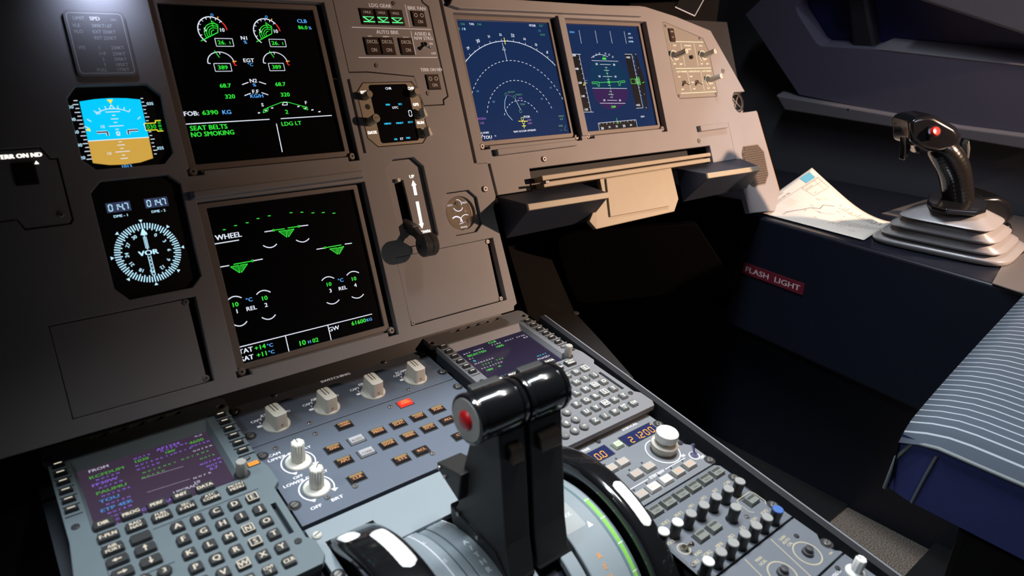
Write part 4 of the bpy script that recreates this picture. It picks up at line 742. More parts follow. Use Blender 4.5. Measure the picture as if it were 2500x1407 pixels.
# ------------------------------------------------------------------ switching panel
def dzus(par, x, y, z=0, half=0):
    mb = MB().cyl(0, 0, -3.4, .12, 6, DARK, n=24).lathe([(3.6, 0), (3.6, 1.2), (3, 1.8)], STEEL, n=20); mb.line((-2.8, -1), (2.8, 1), .8, DARK, 1.9); return mb.build('quarter_turn_fastener', par, T(x, y, z), smooth=35)
t = thing('switching_panel', 'grey-blue switching panel with four large ivory rotary knobs', 'switch panel', M_PED, (0, 0, HP))
mb = MB(); plate(mb, [(-20, 22.5), (-8, 26), (216, 26), (216, -44.2), (-19, -44.2)], [], -6, 0, PED, .5)
mb.text('SWITCHING', 100, 23, 4.0, WPAINT, .1, w=35, bold=.35)
for i, (a, b) in enumerate((('ATT HDG', 'F/O'), ('AIR DATA', 'F/O'), ('EIS DMC', 'F/O'), ('ECAM/ND XFR', 'F/O'))):
    x = 14 + 54.5 * i
    mb.text(a, x + 2, -2.6, 4.0, WPAINT, .1, al='C', sx=.9, bold=.24); mb.text('CAPT', x - 9, -7.2, 3.6, WPAINT, .1, al='R', sx=.9, bold=.2); mb.text('NORM', x + 1, -8, 3.3, WPAINT, .1, sx=.9, bold=.12); mb.text('F/O', x + 17, -8, 3.3, WPAINT, .1, sx=.9, bold=.12); mb.text('3', x - 13, -12.6, 3.3, WPAINT, .1, bold=.12); mb.box(x - 17.5, x - 12.5, -19, -16, 0, .2, WPAINT)
mb.build('plate', t)
def big_knob(par, x, y, rot):
    mb = MB().lathe([(13.6, 0), (13.6, 1.2), (12.8, 2.4), (9, 4)], IVORY, n=40)
    mb.prism(rr(-7.6, 7.6, -12.2, 11.5, 3.4, 4), 2.2, 18.5, IVORY, top=rr(-6.7, 6.7, -11, 10.8, 3, 4))
    for dx in (-1.7, 1.7): mb.box(dx - .45, dx + .45, -2, 10.6, 18.5, 18.62, DARK); mb.box(dx - .45, dx + .45, 10.6, 11.3, 12, 18.5, DARK)
    mb.cyl(0, 0, 0, .3, 1.2, mat('knob_set_screw', (.5, .3, .22), .5), X=Matrix.Translation((0, -11.9, 7)) @ Matrix.Rotation(R(86), 4, 'X'))
    return mb.build('rotary_knob', par, T(x, y, 0) @ Matrix.Rotation(R(rot), 4, 'Z'), bevel=1.1, seg=3, smooth=40)
for i, r in enumerate((8, 5, 2, 0)): big_knob(t, 14 + 54.3 * i, -22.5, r)
for x, y in ((-14, 17.3), (-14, -27), (212, 17.3), (211.5, -27)): dzus(t, x, y)
for x, y in ((30.8, 27 - 3), (162.7, 23.5), (42.5, -37.5), (159.6, -38)): screw(t, x, y, 0, 2.6, STEEL, h=1.6)
# ------------------------------------------------------------------ ECAM control panel
t = thing('warning_control_panel', 'system page control panel with amber-lit push buttons and two fluted knobs', 'switch panel', M_PED, (0, 0, HP))
mb = MB(); plate(mb, [(-19, -45.2), (216, -45.2), (216, -160.8), (-19, -160.8)], [], -6, 0, PED, .5)
for s, x, y, w in (('ECAM', -6, -64, 14), ('UPPER DISPLAY', 8, -70.4, 42), ('OFF', 2, -103.5, 9), ('LOWER DISPLAY', 7, -109.3, 42), ('OFF', 0, -146.5, 10), ('BRT', 20, -146.5, 11)): mb.text(s, x, y, 3.5, WPAINT, .1, w=w, bold=.14)
for y in (-85.5, -125.7): mb.arc(10, y, 15.5, 238, -42, 1.2, WPAINT, .1, 30); mb.fill([(1.5, y - 14.8), (-2, y - 10.6), (4, y - 9.8 - 2)], WPAINT, .12); mb.fill([(22, y - 12), (26.5, y - 9.2), (20, y - 7.5)], WPAINT, .12)
mb.build('plate', t)
fluted_knob(t, 10, -85.5, 0, 6.6, 24, 12.4); fluted_knob(t, 10, -125.7, 0, 6.6, 24, 12.4, M=Matrix.Rotation(-.7, 4, 'Z'))
BT = mat('amber_button_body', (.022, .015, .012), .3); AMB = em('button_amber_legend', (1.0, .42, .16), .9); OL = mat('button_tan_bar', (.26, .16, .06), .4)
def abutton(x, y, s, kind=0):
    body = {0: BT, 1: mat('worn_button_silver', (.55, .55, .56), .3, metal=.3), 2: mat('lit_red_button', (.5, .03, .02), .3, emit=(.75, .03, .015), es=1.), 3: BT}[kind]
    mb = MB().box(-8.8, 8.8, -5.8, 5.8, 0, .3, DARK).prism(ear(-7.7, 7.7, -4.7, 4.7), .3, 2.6, body, top=ear(-7, 7, -4, 4))
    if kind in (0, 1): mb.box(-6.4, 6.4, .6, 3.6, 2.6, 2.66, OL if kind == 0 else body)
    m = em('button_orange_on_red', (1, .45, .1), .95) if kind == 2 else AMB if kind != 1 else mat('worn_legend', (.20, .15, .14), .5)
    if '|' in s: a, b = s.split('|'); mb.text(a, 0, 1.6, 2.5, m, 2.75, w=8, bold=.12); mb.text(b, 0, -1.6, 2.5, m, 2.75, w=11, bold=.12)
    else: mb.text(s, 0, -1.4 if kind != 3 else 0, 3.2, m, 2.75, w=min(11, 3.0 * len(s)), bold=.16)
    mb.build('push_button', t, T(x, y, 0))
for a in ((142.5, -57.7, 'EMER|CANC', 2), (70.3, -58.8, 'TO|CONFIG', 0), (45.7, -85.3, 'ENG', 0), (70.3, -85.2, 'BLEED', 1), (94.1, -85, 'PRESS', 0), (118.2, -85, 'ELEC', 0), (142.2, -85, 'HYD', 0), (166.6, -84.8, 'FUEL', 0),
          (46.2, -107, 'APU', 0), (69.9, -106.8, 'COND', 1), (93.7, -106.8, 'DOOR', 0), (118, -106.6, 'WHEEL', 0), (141.8, -106.4, 'F/CTL', 0), (165.6, -106.2, 'ALL', 3), (45.8, -133.3, 'CLR', 0), (93.6, -133, 'STS', 0), (116.4, -132.9, 'RCL', 3), (163, -133.2, 'CLR', 3)): abutton(*a)
for x, y in ((40.4, -55.8), (125.7, -54.8), (39.7, -142), (12.8, -141.5), (124, -141.3), (-.1, -56.5)): screw(t, x, y, 0, 2.7, STEEL, h=1.7)
for x, y in ((-14.8, -60.6), (-15, -135.4), (210.5, -60.5)): dzus(t, x, y)
# ------------------------------------------------------------------ thrust lever quadrant
SCQ, HCQ = -277.0, -101.0
t = thing('throttle_quadrant', 'pale grey-blue throttle quadrant with curved scales between the black trim wheels', 'quadrant', M_PED)
mb = MB(); plate(mb, [(-19, -165.5), (236, -165.5), (236, -520), (-19, -520)], [[(-10, -430), (232, -430), (232, -187), (204.5, -187), (204.5, -216), (34, -216), (34, -186), (-10, -186)]], -18, HP, PEDL, .5); mb.build('deck', t)
MB().box(-19, 236, -166, -160.5, -24, -17, mat('gap_navy', (.02, .024, .05), .6)).build('front_gap', t)
def drum(mb, u0, u1, r, m, a0=20, a1=160, n=48, z=0, inner=None, edge=True):
    ri = inner or r - 6; vs = []; fs = []
    for i in range(n + 1):
        a = R(a0 + (a1 - a0) * i / n); c, s = math.cos(a), math.sin(a)
        for u, q in ((u0, ri), (u0, r - .8), (u0 + .8, r), (u1 - .8, r), (u1, r - .8), (u1, ri)): vs.append((u, SCQ + q * c, HCQ + q * s))
    for i in range(n):
        for j in range(5): b = i * 6 + j; fs.append([b, b + 1, b + 7, b + 6])
    fs.append([0, 1, 2, 3, 4, 5][::-1]); b = n * 6; fs.append([b + k for k in range(6)])
    mb.add(vs, fs, m); return mb
RD = 106.0
for u0, u1, r, a0, a1, lab in ((36.5, 59.5, RD, -20, 175, None), (61, 68.5, RD - 1.6, -20, 175, None), (68.8, 86, RD - .6, -20, 175, None), (108, 112, RD - 1, -20, 175, None), (138, 151, RD - .5, -20, 175, None), (156, 204, RD - 2, -20, 175, None)):
    mb = MB(); drum(mb, u0, u1, r, PEDL, a0, a1); o = mb.build('scale_segment', t, smooth=30)
mb = MB(); drum(mb, 76, 203, RD - 12, mat('slot_navy', (.012, .014, .03), .6), -20, 175); mb.build('slot_liner', t, smooth=30)
WS = mat('scale_white', (.75, .78, .78), .5); GS = mat('scale_green', (.20, .52, .08), .5); OR = mat('scale_orange', (.70, .30, .08), .5)
def on_drum(a, u, r=RD): return Matrix.Translation((u, SCQ + r * math.cos(R(a)), HCQ + r * math.sin(R(a)))) @ Matrix.Rotation(R(a - 90), 4, 'X')
def arc_strip(mb, u0, u1, a0, a1, m, r=RD, n=30):
    vs = []; fs = []
    for i in range(n + 1):
        a = R(a0 + (a1 - a0) * i / n); vs += [(u0, SCQ + r * math.cos(a), HCQ + r * math.sin(a)), (u1, SCQ + r * math.cos(a), HCQ + r * math.sin(a))]
    for i in range(n): fs.append([2 * i, 2 * i + 1, 2 * i + 3, 2 * i + 2])
    mb.add(vs, fs, m)
mb = MB(); arc_strip(mb, 50, 51.2, 40, 150, PALE, RD + .12)
for a_, s in ((56, 'UP'), (69, '5'), (85, '10'), (99, '15')): mb.text(s, 0, 0, 4, PALE, .2, X=on_drum(a_, 52, RD))
mb.text('TO', 0, 0, 4, WS, 0.2, X=on_drum(61, 79, RD - .6)); mb.text('CL', 0, 0, 4, PALE, 0.2, X=on_drum(55, 76, RD - .6))
for i, ch in enumerate('A/THR'): mb.text(ch, 0, 0, 5, WS, .2, X=on_drum(81 + 4.4 * i, 78, RD - .6), bold=.25)
arc_strip(mb, 84.4, 85.4, 55, 150, WS, RD - .45)
mb.build('left_scale', t)
mb = MB(); arc_strip(mb, 196.5, 200.5, 91, 165, GS, RD - 1.85); arc_strip(mb, 158, 180, 70, 103, mat('scale_pale_patch', (.36, .38, .38), .5), RD - 1.88); arc_strip(mb, 193, 195.6, 60, 165, mat('scale_teal', (.10, .17, .18), .5), RD - 1.9)
for i, ch in enumerate('REV'): mb.text(ch, 0, 0, 5, OR, .2, X=on_drum(118 + 5.2 * i, 173, RD - 2), bold=.3)
mb.text('TRK', 0, 0, 4.5, WS, .2, X=on_drum(94, 170, RD - 2)); mb.fill([(-3, -1.5), (3, -1.5), (0, 4.5)], WS, .2, X=on_drum(104, 183, RD - 2))
for a in (92, 104, 118, 132): mb.line((0, 0), (6, 0), .8, WS, .25, X=on_drum(a, 196, RD - 2))
mb.build('right_scale', t)
screw(t, -13, -177, HP, 4, mat('ivory_screw', (.6, .58, .5), .4), kind='slot', h=2.5)
dzus(t, -16, -222, HP)
# trim wheels
def trim_wheel(u0, u1, label, marks, rad=124.5):
    t = thing('trim_wheel', label, 'trim wheel', M_PED, (0, 0, 0), 'pitch trim wheels')
    X = Matrix(((0, 0, 1, u0), (1, 0, 0, SCQ), (0, 1, 0, HCQ), (0, 0, 0, 1))); w = u1 - u0; rr0 = rad
    prof = [(rr0 - 30, 4), (rr0 - 14, 4), (rr0 - 12, 0.6), (rr0 - 8, 0), (rr0 - 3.5, .6), (rr0 - .8, 3), (rr0, 7), (rr0, w - 7), (rr0 - .8, w - 3), (rr0 - 3.5, w - .6), (rr0 - 8, w), (rr0 - 12, w - .6), (rr0 - 14, w - 4), (rr0 - 30, w - 4)]
    MB().lathe(prof, BLKG, X=X, n=120).build('wheel', t, smooth=50)
    for a0, a1, v0, v1 in marks:
        mb = MB(); vs = []; fs = []; n = 14; k = 6; rad2 = (v1 - v0) / 2; vc = (v0 + v1) / 2
        L = R(a1 - a0) * rad / 2
        for i in range(n + 1):
            sx = -1 + 2 * i / n; d = L - abs(sx) * L; hw = rad2 * (1 if d > rad2 else math.sqrt(max(0, 1 - (1 - d / rad2) ** 2)) * .9 + .1)
            a = R((a0 + a1) / 2) + sx * L / rad
            for j in range(k + 1):
                v = vc + hw * (-1 + 2 * j / k); r = rad + .7
                if v < 7: r = rad - .8 * 0 - (7 - v) ** 2 / 14 + .6
                if v > w - 7: r = rad - (v - (w - 7)) ** 2 / 14 + .6
                if j in (0, k) or i in (0, n): r -= 1.0
                vs.append((u0 + v, SCQ + r * math.cos(a), HCQ + r * math.sin(a)))
        for i in range(n):
            for j in range(k): b = i * (k + 1) + j; fs.append([b, b + 1, b + k + 2, b + k + 1])
        mb.add(vs, fs, WHITE); mb.build('white_mark', t, smooth=60)
    return t
trim_wheel(-9, 31, 'left black trim wheel with two white marks, in front of the left keypad unit', [(61, 89, 20, 35), (49, 61, 2, 19)], 127.5)
trim_wheel(205, 231, 'right black trim wheel with one long white mark, beside the radio panel', [(96, 119, 9, 22)])
# thrust levers
def thrust_lever(ua, ub, label, cap):
    s0, h0, r = -261.0, 134.0, 19.6
    t = thing('thrust_lever', label, 'lever', M_PED, (0, 0, 0), 'thrust levers')
    L = ub - ua; X = Matrix(((0, 0, 1, ua), (1, 0, 0, s0), (0, 1, 0, h0), (0, 0, 0, 1)))
    mb = MB().lathe([(r - 2.2, 0), (r - .4, .3), (r, 1.4), (r, 4.2), (r - 1.6, 5.0), (r - 1.6, 6.2), (r - .6, 7.2), (r - .6, L - 7), (r - 1.6, L - 6.2), (r - 1.6, L - 5.4), (r, L - 4.4), (r, L - 1.4), (r - 1, L - .2), (r - 4, L)], BLKG, X=X, n=64)
    mb.build('handle', t, smooth=50)
    MB().box(ua + 12, ub - 5, s0 + 12, s0 + 19, h0 + 9, h0 + 15, BLKM).build('reverse_latch_bar', t, bevel=1.2)
    if cap:
        MB().lathe([(16.6, -.5), (16.6, .2), (3, .3)][::-1], mat('cap_grey', (.42, .40, .37), .7), X=X, n=48).build('end_cap', t, smooth=30)
        MB().lathe([(.6, -3.2), (6, -2.7), (7.7, -1), (7.7, 0)], mat('disconnect_red', (.55, .01, .015), .35), X=X, n=32).build('red_button', t, smooth=50)
    um = ua + L * .5; w = 17
    prof = [(-247, 122), (-238, 60), (-236, 20), (-226, 4), (-232, -6), (-300, -6), (-312, -2), (-300, 30), (-290, 70), (-276, 122)]
    x0, x1 = (ua + 20, ub - .5) if cap else (ua + 2, ub - 5)
    Y = Matrix(((0, 0, 1, 0), (1, 0, 0, 0), (0, 1, 0, 0), (0, 0, 0, 1)))
    MB().prism(prof, x0, x1, BLKM, X=Y).build('shank', t, bevel=1.5)
    mb = MB().prism([(-246, 64), (-212, 52), (-214, 46), (-246, 36)], x0 - (8 if cap else 1), x1 - 8, BLKM, X=Y); mb.build('reverse_trigger', t, bevel=1.2)
    mb = MB().prism([(-232, -4), (-226, 14), (-290, 16), (-314, -2)], x0 - (1.5 if cap else 1), x1 + (1 if cap else 4), BLK, X=Y); mb.build('shroud', t, bevel=2)
    for ss, hh in ((-217, 50), (-226, 47), (-240, 14), (-268, 12)): MB().cyl(0, 0, 0, 1.5, 1.8, STEEL, X=Matrix(((0, 0, -1, x0 - ((8 if hh > 40 else 1.5) if cap else 1)), (1, 0, 0, ss), (0, 1, 0, hh), (0, 0, 0, 1)))).build('rivet', t)
    MB().prism([(-272, 116), (-284, 110), (-289, 98), (-276, 100)], x0 + 6, x1 - 6, mat('trigger_plate', (.05, .042, .038), .15), X=Y).build('trigger_plate', t, bevel=1.5)
thrust_lever(66, 111, 'nearer thrust lever, glossy black handle with red button in its grey end cap', True)
thrust_lever(113, 154, 'farther thrust lever, plain glossy black handle in front of the right keypad unit', False)
# ------------------------------------------------------------------ radio panel
t = thing('radio_panel', 'radio panel with orange digits and a large white double tuning knob', 'radio', M_PED, (0, 0, HP))
mb = MB(); plate(mb, [(232, -208.5), (364, -208.5), (368, -214), (368, -228), (362, -234), (362, -268), (368, -274), (368, -306), (232, -306)], [], -6, 0, mat('radio_panel_paint', (.155, .165, .182), .5, noise=.04, bump=.2), .5)
for s, x, y, w in (('STBY/CRS', 332, -216.5, 23), ('ACTIVE', 258, -219, 18), ('STBY NAV', 299, -284, 22), ('ON', 345.5, -280.5, 5), ('OFF', 362, -293, 7)): mb.text(s, x, y, 3.4, WPAINT, .1, w=w, bold=.1)
mb.line((240, -284), (285, -284), .7, WPAINT, .1); mb.line((312, -284), (345, -284), .7, WPAINT, .1); mb.arc(332.6, -263.7, 18.5, 0, 360, 1, WPAINT, .1, 40); mb.arc(356.5, -287, 5.6, 0, 360, 1, WPAINT, .1, 20); mb.build('plate', t)
NAVY = mat('readout_navy', (.012, .016, .05), .2, emit=(.006, .010, .045)); OD = em('orange_digits', (1.0, .40, .02), 1.4)
for x0, x1, txt, xs in ((306.5, 356, '21200', 313.5), (236, 283.8, '00', 262)):
    mb = MB().box(x0 - 1, x1 + 1, -240, -223.5, 0, .5, DARK).box(x0, x1, -239.2, -224.4, .5, .8, NAVY)
    for k, ch in enumerate(txt): mb.seg7(ch, xs + 8.1 * k, -238, 8.2, OD, .9, .1, 4.6)
    if len(txt) > 2: mb.line((xs + 14.8, -238), (xs + 14.8, -236.8), 1, OD, .9); mb.fill([(358 - 3.5, -228), (358 - 2, -228), (358 - 2, -226), (358 - 3.5, -226)], OD, .95)
    else: mb.line((xs + 6.6, -238), (xs + 6.6, -236.8), 1, OD, .9)
    mb.build('readout', t)
GK = mat('grey_push_key', (.36, .35, .32), .45); GKW = mat('light_push_key', (.72, .70, .66), .45); PK = mat('peach_legend', (.60, .34, .22), .5); OK_ = mat('orange_legend', (.8, .30, .12), .5)
def rkey(x, y, s, m, l, w=14.5, h=9.6):
    MB().box(-w / 2 - .6, w / 2 + .6, -h / 2 - .6, h / 2 + .6, 0, .3, DARK).prism(ear(-w / 2, w / 2, -h / 2, h / 2), .3, 3.6, m, top=ear(-w / 2 + .8, w / 2 - .8, -h / 2 + .8, h / 2 - .8)).text(s, 0, -.2, 3.0, l, 3.7, w=min(9, 3.2 * max(1, len(s))), bold=.1).build('push_key', t, T(x, y, 0))
for a in ((295.9, -232.3, '<>', mat('transfer_key', (.45, .52, .38), .4), em('green_arrow', (.45, .95, .15), .7)), (279.6, -254.2, 'VHF1', GK, PK), (262.5, -254.2, 'VHF2', GK, PK), (278.7, -273.6, 'HF1', GK, PK), (298.3, -273.2, 'HF2', GK, PK), (261, -295.8, 'VOR', GK, PK), (279.4, -295.6, 'ILS', GKW, PK), (298.8, -295.3, 'GLS', GKW, PK), (318.6, -294.8, 'ADF', GK, OK_), (338.1, -294.2, 'BFO', GK, OK_), (243, -273.8, 'AM', GK, PK)):
    rkey(*a, w=11 if a[2] == '<>' else 14.5, h=8.6 if a[2] == '<>' else 9.6)
for x, y in ((279.6, -245.5), (262.5, -245.5), (278.7, -264.8), (298.3, -264.4), (261, -287), (279.4, -287), (298.8, -286.6), (318.6, -286.2), (338.1, -285.6)): MB().cyl(0, 0, 0, .5, 1.1, DARK, n=10).build('key_light', t, T(x, y, 0))
kn = [(1 + .03 * (-1) ** i) for i in range(96)]
mb = MB().lathe([(12, 0), (12, 3), (14.2, 4), (14.4, 9.4), (13.4, 10.4), (8, 10.5)], mat('outer_tuning_knob', (.52, .48, .42), .45), n=96, flute=lambda i, z: 1 + (.018 * (-1) ** i if 3 < z < 10 else 0)); mb.build('outer_knob', t, T(334, -262.7, 0), smooth=25)
mb = MB().lathe([(7, 10), (7, 14), (11.6, 15), (11.8, 23.4), (10.8, 24.6), (1, 24.8)], WHITE, n=96, flute=lambda i, z: 1 + (.018 * (-1) ** i if 14.5 < z < 24 else 0)); mb.build('inner_knob', t, T(334, -262.7, 0), smooth=25)
toggle(t, 356.5, -287, 0, (.1, -.5), 3.4, 13, mat('blue_tint_metal', (.35, .35, .60), .25, metal=.9))
for x, y in ((283, -216.5), (362 - 3, -266), (238, -300)): screw(t, x, y, 0, 2.8, mat('dark_screw', (.06, .06, .06), .4), h=1.8)
for x, y in ((364.5, -231), (365, -300.5)): dzus(t, x, y)
# ------------------------------------------------------------------ audio panel
t = thing('audio_panel', 'audio control panel with rows of black round knobs and greenish lit lettering', 'audio panel', M_PED, (0, 0, HP))
AP = mat('audio_panel_paint', (.115, .128, .150), .5, noise=.04, bump=.2)
mb = MB(); plate(mb, [(232, -307.5), (363, -307.5), (368, -312), (368, -328), (362, -333), (362, -372), (368, -378), (368, -395), (232, -395)], [], -6, 0, AP, .5)
for i, s in enumerate(('CAB', 'INT', 'HF2', 'HF1', 'VHF3', 'VHF2', 'VHF1')): mb.text(s, 351.5 - 19.4 * i, -331.5, 3.5, LITY, .1, sx=.95, bold=.22)
for i, s in enumerate(('ADF2', 'ADF1', 'ILS', 'MLS', 'MKR', 'VOR2', 'VOR1')): mb.text(s, 349 - 18.2 * i, -376.2, 3.5, LITY, .1, sx=.9, bold=.22)
mb.text('PA', 329, -362, 3.2, LITY, .1, bold=.2); mb.text('VOICE', 240, -349.5, 3.2, LITY, .1, bold=.1, w=9); mb.text('RAD', 252, -371, 3.2, LITY, .1, bold=.2)
mb.path([(339, -352), (336.5, -356), (336.5, -368), (340, -371)], .9, LITY, .1); mb.path([(361, -352), (363.5, -356), (363.5, -368), (360, -371)], .9, LITY, .1); mb.line((339, -352), (361, -352), .9, LITY, .1); mb.arc(244.5, -361, 5.8, 0, 360, 1.2, LITY, .1, 20); mb.build('plate', t)
OLK = mat('olive_grey_key', (.17, .18, .16), .4); OLB = mat('olive_dark_bar', (.05, .055, .05), .4)
for i in range(6): MB().box(-8.2, 8.2, -5.8, 5.8, 0, .3, DARK).prism(ear(-7.6, 7.6, -5.2, 5.2), .3, 4, OLK, top=ear(-7, 7, -4.6, 4.6)).box(-6, 6, .6, 3.6, 4, 4.1, OLB).text('MECH' if i == 1 else 'CALL', 0, -2, 2.2, DARK, 4.1).build('call_key', t, T(353.6 - 19.4 * i, -317.2, 0))
for x, y in ((350, -361), (287.8, -361.4), (268.8, -361.2)): MB().box(-7.6, 7.6, -5.6, 5.6, 0, .3, DARK).prism(ear(-7, 7, -5, 5), .3, 4.4, OLK, top=ear(-6.4, 6.4, -4.4, 4.4)).box(-5.4, 5.4, .6, 3.2, 4.4, 4.5, OLB).build('call_key', t, T(x, y, 0))
def pot(x, y, top):
    MB().lathe([(6, 0), (5.2, 1), (4.9, 6), (5.3, 12), (5.3, 15.6)], BLK, n=28).lathe([(5.3, 15.6), (5.1, 16.6), (4.6, 17), (1, 17)], top, n=28).build('volume_knob', t, T(x, y, 0), smooth=35)
CT = mat('knob_top_grey', (.26, .26, .25), .5); CTW = mat('knob_top_white', (.72, .72, .66), .5)
for i in range(7): pot(346.4 - 19.4 * i, -345.8, CTW if i > 4 else CT)
pot(312.3, -364.4, CT)
for i in range(7): pot(344.8 - 18 * i, -388.6, mat('knob_top_blue', (.05, .12, .35), .5) if i == 0 else CTW if i > 5 else CT)
toggle(t, 244.5, -361, 0, (.2, .5), 3.6, 12, BRS)
for x, y in ((328.5, -370), (237, -377)): screw(t, x, y, 0, 2.6, STEEL)
for x, y in ((364.5, -331), (365, -376)): dzus(t, x, y)
# ------------------------------------------------------------------ aft panels
t = thing('radar_panel', 'grey panel with two pale rings around small dark knobs, aft of the audio panel', 'switch panel', M_PED, (0, 0, HP))
mb = MB(); plate(mb, [(232, -397), (368, -397), (368, -421), (363, -426), (363, -440), (368, -444), (368, -446.2), (232, -446.2)], [], -6, 0, AP, .5)
for x, y in ((338, -427.8), (297, -427.2)): mb.arc(x, y, 12.6, 0, 360, 1.3, LITY, .1, 40)
for x in (323.5, 282): mb.line((x, -399), (x - 8, -446), 1.0, LITY, .1)
for s, x, y, sz in (('GAIN', 334, -404.5, 2.8), ('AUTO', 334, -408.6, 2.8), ('CAL', 334, -412.6, 2.8), ('MAN', 293, -406, 2.8), ('UCAL', 293, -410.4, 2.8), ('MIN', 357, -446.2 + 6, 2.0)): mb.text(s, x, y, sz, LITY, .1, sx=1.0, bold=.2)
mb.build('plate', t)
for x, y in ((338, -427.8), (297, -427.2)): MB().lathe([(5.4, 0), (5, 3), (3.4, 3.2), (3.4, 7), (1, 7.4)], mat('small_dark_knob', (.05, .05, .055), .4), n=24).build('knob', t, T(x, y, 0), smooth=35)
screw(t, 348, -411, 0, 2.4, mat('dark_screw', (.06, .06, .06), .4)); dzus(t, 365, -432)
t = thing('flood_light_panel', 'grey-blue panel with a round white knob at the bottom edge of view', 'switch panel', M_PED, (0, 0, HP))
mb = MB(); plate(mb, [(232, -448), (368, -448), (368, -560), (232, -560)], [], -6, 0, AP, .5); mb.text('INTEG LT', 338, -455, 2.8, WPAINT, .1); mb.build('plate', t)
fluted_knob(t, 355, -464, 0, 5, 17, 8.5, m=WHITE); screw(t, 345.5, -452.5, 0, 2.4, mat('dark_screw', (.06, .06, .06), .4))
# ================================================================== COCKPIT SHELL
WALLD = mat('liner_charcoal', (.050, .052, .060), .75, noise=.1, nscale=8)
WALLP = mat('liner_violet_grey', (.105, .10, .145), .7, noise=.06, nscale=10)
LEDGE = mat('liner_grey_strip', (.17, .165, .18), .6, noise=.05)
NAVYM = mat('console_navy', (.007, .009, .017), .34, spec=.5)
def wbox(name, x0, x1, y0, y1, z0, z1, m, kind='structure', bevel=0):
    o = MB().box(x0, x1, y0, y1, z0, z1, m).build(name, scale=False, bevel=bevel)
    if kind: o['kind'] = kind
    return o
cm = mat('carpet_brown', (.10, .075, .06), .95); nt = cm.node_tree; b_ = nt.nodes['Principled BSDF']
n_ = nt.nodes.new('ShaderNodeTexNoise'); n_.inputs['Scale'].default_value = 420; n_.inputs['Detail'].default_value = 8; n_.inputs['Roughness'].default_value = .8
r_ = nt.nodes.new('ShaderNodeValToRGB'); r_.color_ramp.elements[0].position = .42; r_.color_ramp.elements[0].color = (.02, .016, .014, 1); r_.color_ramp.elements[1].position = .66; r_.color_ramp.elements[1].color = (.42, .34, .28, 1)
tc_ = nt.nodes.new('ShaderNodeTexCoord'); nt.links.new(tc_.outputs['Object'], n_.inputs['Vector']); nt.links.new(n_.outputs['Fac'], r_.inputs[0]); nt.links.new(r_.outputs[0], b_.inputs['Base Color'])
wbox('floor', -1.5, 1.5, -2.4, .9, -.05, 0, cm)
wbox('wall_front', -1.5, 1.5, .85, .9, 0, 2.1, mat('bulkhead_black', (.012, .012, .013), .8))
wbox('wall_right', 1.415, 1.47, -2.4, .9, 0, 2.1, WALLD)
wbox('wall_left', -1.5, -1.45, -2.4, .9, 0, 2.1, WALLD)
wbox('wall_back', -1.5, 1.5, -2.45, -2.4, 0, 2.1, WALLD)
wbox('ceiling', -1.5, 1.5, -2.4, .9, 2.1, 2.15, WALLD)
# liner panel around the side window, leaning inward
WO = Vector((1.36, 0, .70)); WN = Vector((-1, 0, -.3)).normalized(); WY = Vector((WN.z, 0, -WN.x)); WX = Vector((0, -1, 0))
M_WL = Matrix(((WX.x, WY.x, WN.x, WO.x), (WX.y, WY.y, WN.y, WO.y), (WX.z, WY.z, WN.z, WO.z), (0, 0, 0, 1)))
def WP(px, py, h=0):
    q = hit(px, py, WO + WN * h * .001, WN) - WO; return (q.dot(WX) * 1000, q.dot(WY) * 1000)
win = [WP(*q) for q in ((1944, 18), (1949, 34), (1994, 104), (2006, 112), (2132, 119), (2300, 138), (2560, 168), (2560, 98), (2246, 0), (2180, -20), (1975, -12), (1950, 2))]
mb = MB(); plate(mb, [WP(*q) for q in ((1819, 36), (1950, 232), (2213, 285), (2344, 306), (2640, 343), (2640, -190), (1960, -130), (1905, -45))], [win], -45, 0, WALLP, 1.5)
o = mb.build('wall_panel_right', None, M_WL); o['kind'] = 'structure'; o.name = 'trim_1'
ws = [WP(*q, 0) for q in ((1902, 228), (1923, 264), (2207, 309), (2500, 357), (2640, 380), (2640, 343), (2344, 305), (2213, 281))]
o = MB().prism(ws, -20, 14, LEDGE).build('trim_2', None, M_WL, bevel=3); o['kind'] = 'structure'
mb = MB(); mb.prism([WP(*q) for q in ((2236, -14), (2560, 92), (2700, 110), (2700, -120), (2330, -110))], 1, 26, LEDGE); o = mb.build('trim_3', None, M_WL, bevel=6); o['kind'] = 'structure'
# window: glass, pillar and sill
wg = MB(); gx = [p[0] for p in win]; gy = [p[1] for p in win]
wg.box(min(gx) - 20, max(gx) + 20, min(gy) - 20, max(gy) + 20, -49, -46, mat('night_window_glass', (.014, .022, .100), .35, spec=.4)); o = wg.build('window_1', None, M_WL); o['kind'] = 'structure'  # blue that the dark glass reflects is put into its base colour
a, b, c, d = [WP(*q, -20) for q in ((2068, -40), (2112, -40), (2140, 119), (2084, 117))]
o = MB().prism([a, b, c, d], -45, -14, mat('pillar_black', (.016, .017, .022), .45)).build('trim_4', None, M_WL, bevel=6); o['kind'] = 'structure'
a, b, c, d = [WP(*q, -4) for q in ((2130, 119), (2600, 172), (2600, 150), (2160, 106))]
o = MB().prism([a, b, c, d], -44, 1, LEDGE, top=[a, b, (c[0], c[1] - 12), (d[0], d[1] - 10)]).build('trim_5', None, M_WL, bevel=2); o['kind'] = 'structure'
screw_o = MB().lathe([(2.2, 0), (2, 1)], DARK, n=12).build('trim_6', None, M_WL @ T(*WP(2071, 267, 14), 14)); screw_o['kind'] = 'structure'
